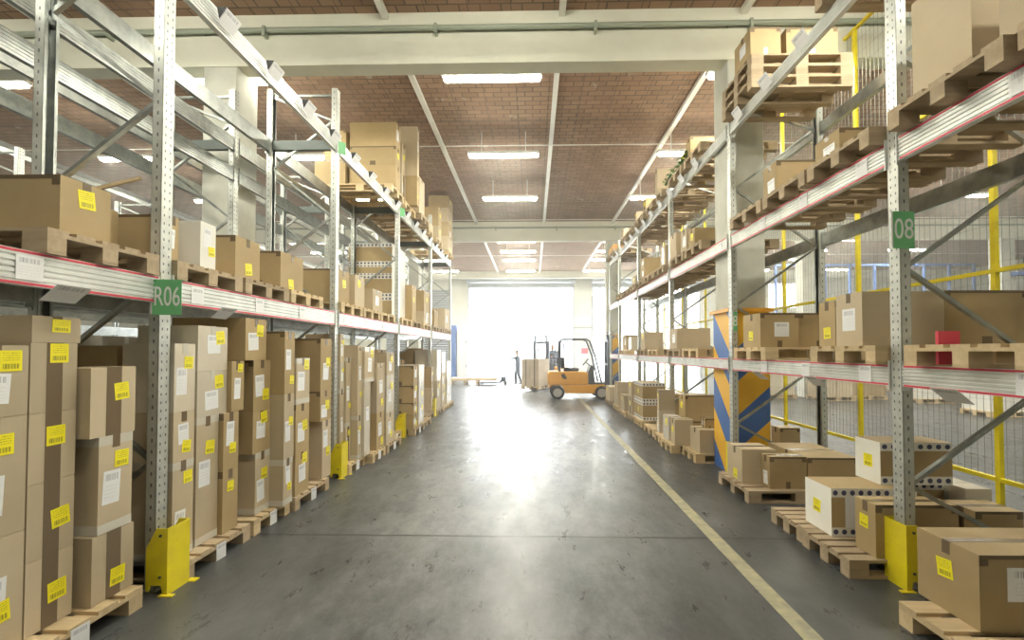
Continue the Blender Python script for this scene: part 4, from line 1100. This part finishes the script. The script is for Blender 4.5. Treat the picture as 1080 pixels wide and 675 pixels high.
walker = dict(pelvis=V((0, 0, .95)), waist=V((.0, 0, 1.12)), chest=V((.02, 0, 1.36)), neck=V((.04, 0, 1.50)), head=V((.055, 0, 1.625)), crown=V((.05, 0, 1.71)), chin=V((.10, 0, 1.575)),
  shL=V((.02, .19, 1.42)), elL=V((.26, .21, 1.33)), wrL=V((.49, .14, 1.355)), palmL=V((.555, .12, 1.355)),
  shR=V((.03, -.19, 1.42)), elR=V((-.02, -.24, 1.16)), wrR=V((.10, -.24, .95)), palmR=V((.12, -.24, .885)),
  hipL=V((0, .09, .90)), knL=V((-.05, .10, .50)), anL=V((-.18, .10, .10)), toeL=V((-.04, .11, .04)),
  hipR=V((0, -.09, .90)), knR=V((.12, -.10, .50)), anR=V((.10, -.10, .09)), toeR=V((.25, -.11, .04)))
figure('person in dark work clothes standing in the doorway, arm out to a pallet truck handle', (-.78, 22.5, 0), R_(180), walker)
driver = dict(pelvis=V((0, 0, .12)), waist=V((-.03, 0, .28)), chest=V((-.0, 0, .50)), neck=V((.03, 0, .64)), head=V((.05, 0, .765)), crown=V((.045, 0, .85)), chin=V((.095, 0, .715)),
  shL=V((.0, .19, .56)), elL=V((.14, .23, .33)), wrL=V((.36, .14, .36)), palmL=V((.42, .11, .37)),
  shR=V((.0, -.19, .56)), elR=V((.14, -.23, .33)), wrR=V((.36, -.14, .36)), palmR=V((.42, -.11, .37)),
  hipL=V((.03, .10, .11)), knL=V((.46, .13, .14)), anL=V((.52, .13, -.34)), toeL=V((.66, .13, -.38)),
  hipR=V((.03, -.10, .11)), knR=V((.46, -.13, .14)), anR=V((.52, -.13, -.34)), toeR=V((.66, -.13, -.38)))
a_ = R_(246); px_, py_ = .74, 0
figure('person driving the second forklift, seated, in a dark jacket', (1.25 + math.cos(a_) * px_, 21.36 + math.sin(a_) * px_, 1.10), a_, driver)
# hand pallet truck
t = thing('pallet_truck', 'hand pallet truck held by the standing person, forks under a long flat load', 'pallet truck', (-1.42, 22.4, 0))
MB().tube([(-.0, 0, .30), (.06, 0, 1.22)], .028, 8).obj('tow_bar', M['dark'], t)
MB().tube([(.06, -.02, 1.22), (.07, -.10, 1.28), (.08, -.10, 1.38), (.08, .10, 1.38), (.07, .10, 1.28), (.06, .02, 1.22)], .015, 8).obj('handle', M['dark'], t)
MB().quadbox(-.22, .04, -.16, .16, .14, .42).quadbox(-.26, -.18, -.27, .27, .10, .24).obj('pump_housing', M['steel_dark'], t, bevel=.02)
for s in (-1, 1): w2 = MB().tube([(0, s * .09 - .035, .09), (0, s * .09 + .035, .09)], .09, 18).obj('wheel', M['black'], t)
for s in (-1, 1):
    MB().quadbox(-1.30, -.22, s * .19 - .08, s * .19 + .08, .06, .115).obj('fork', M['steel_dark'], t)
    MB().tube([(-1.2, s * .19 - .05, .035), (-1.2, s * .19 + .05, .035)], .035, 12).obj('roller', M['black'], t)
# long flat load on bearers
t = thing('timber_load', 'long flat timber load on bearers in the left of the doorway', 'load', (-3.0, 21.9, 0))
b = MB()
for k in range(5): b.quadbox(-1.25, 1.15, .0 + k * .2, .18 + k * .2, .22, .34)
b.obj('planks', M['wood'], t)
for x in (-1.15, -.5, .1): MB().quadbox(x, x + .12, 0, .98, 0, .22).obj('bearer', M['wood_dark'], t)

# ------------------------------------------------------------------ scattering volume added to imitate glare from the open doors
hz_ = bpy.data.materials.new('glare_volume'); hz_.use_nodes = True
nt = hz_.node_tree; nt.nodes.remove(nt.nodes['Principled BSDF'])
vn = nt.nodes.new('ShaderNodeVolumeScatter'); vn.inputs['Color'].default_value = (1, 1, 1, 1); vn.inputs['Density'].default_value = HAZE; vn.inputs['Anisotropy'].default_value = .55
nt.links.new(vn.outputs[0], nt.nodes['Material Output'].inputs['Volume'])
ho = MB().quadbox(-25.9, 25.9, 7.0, 27.9, .004, CEIL - .002).obj('glare_haze', hz_); struct(ho)
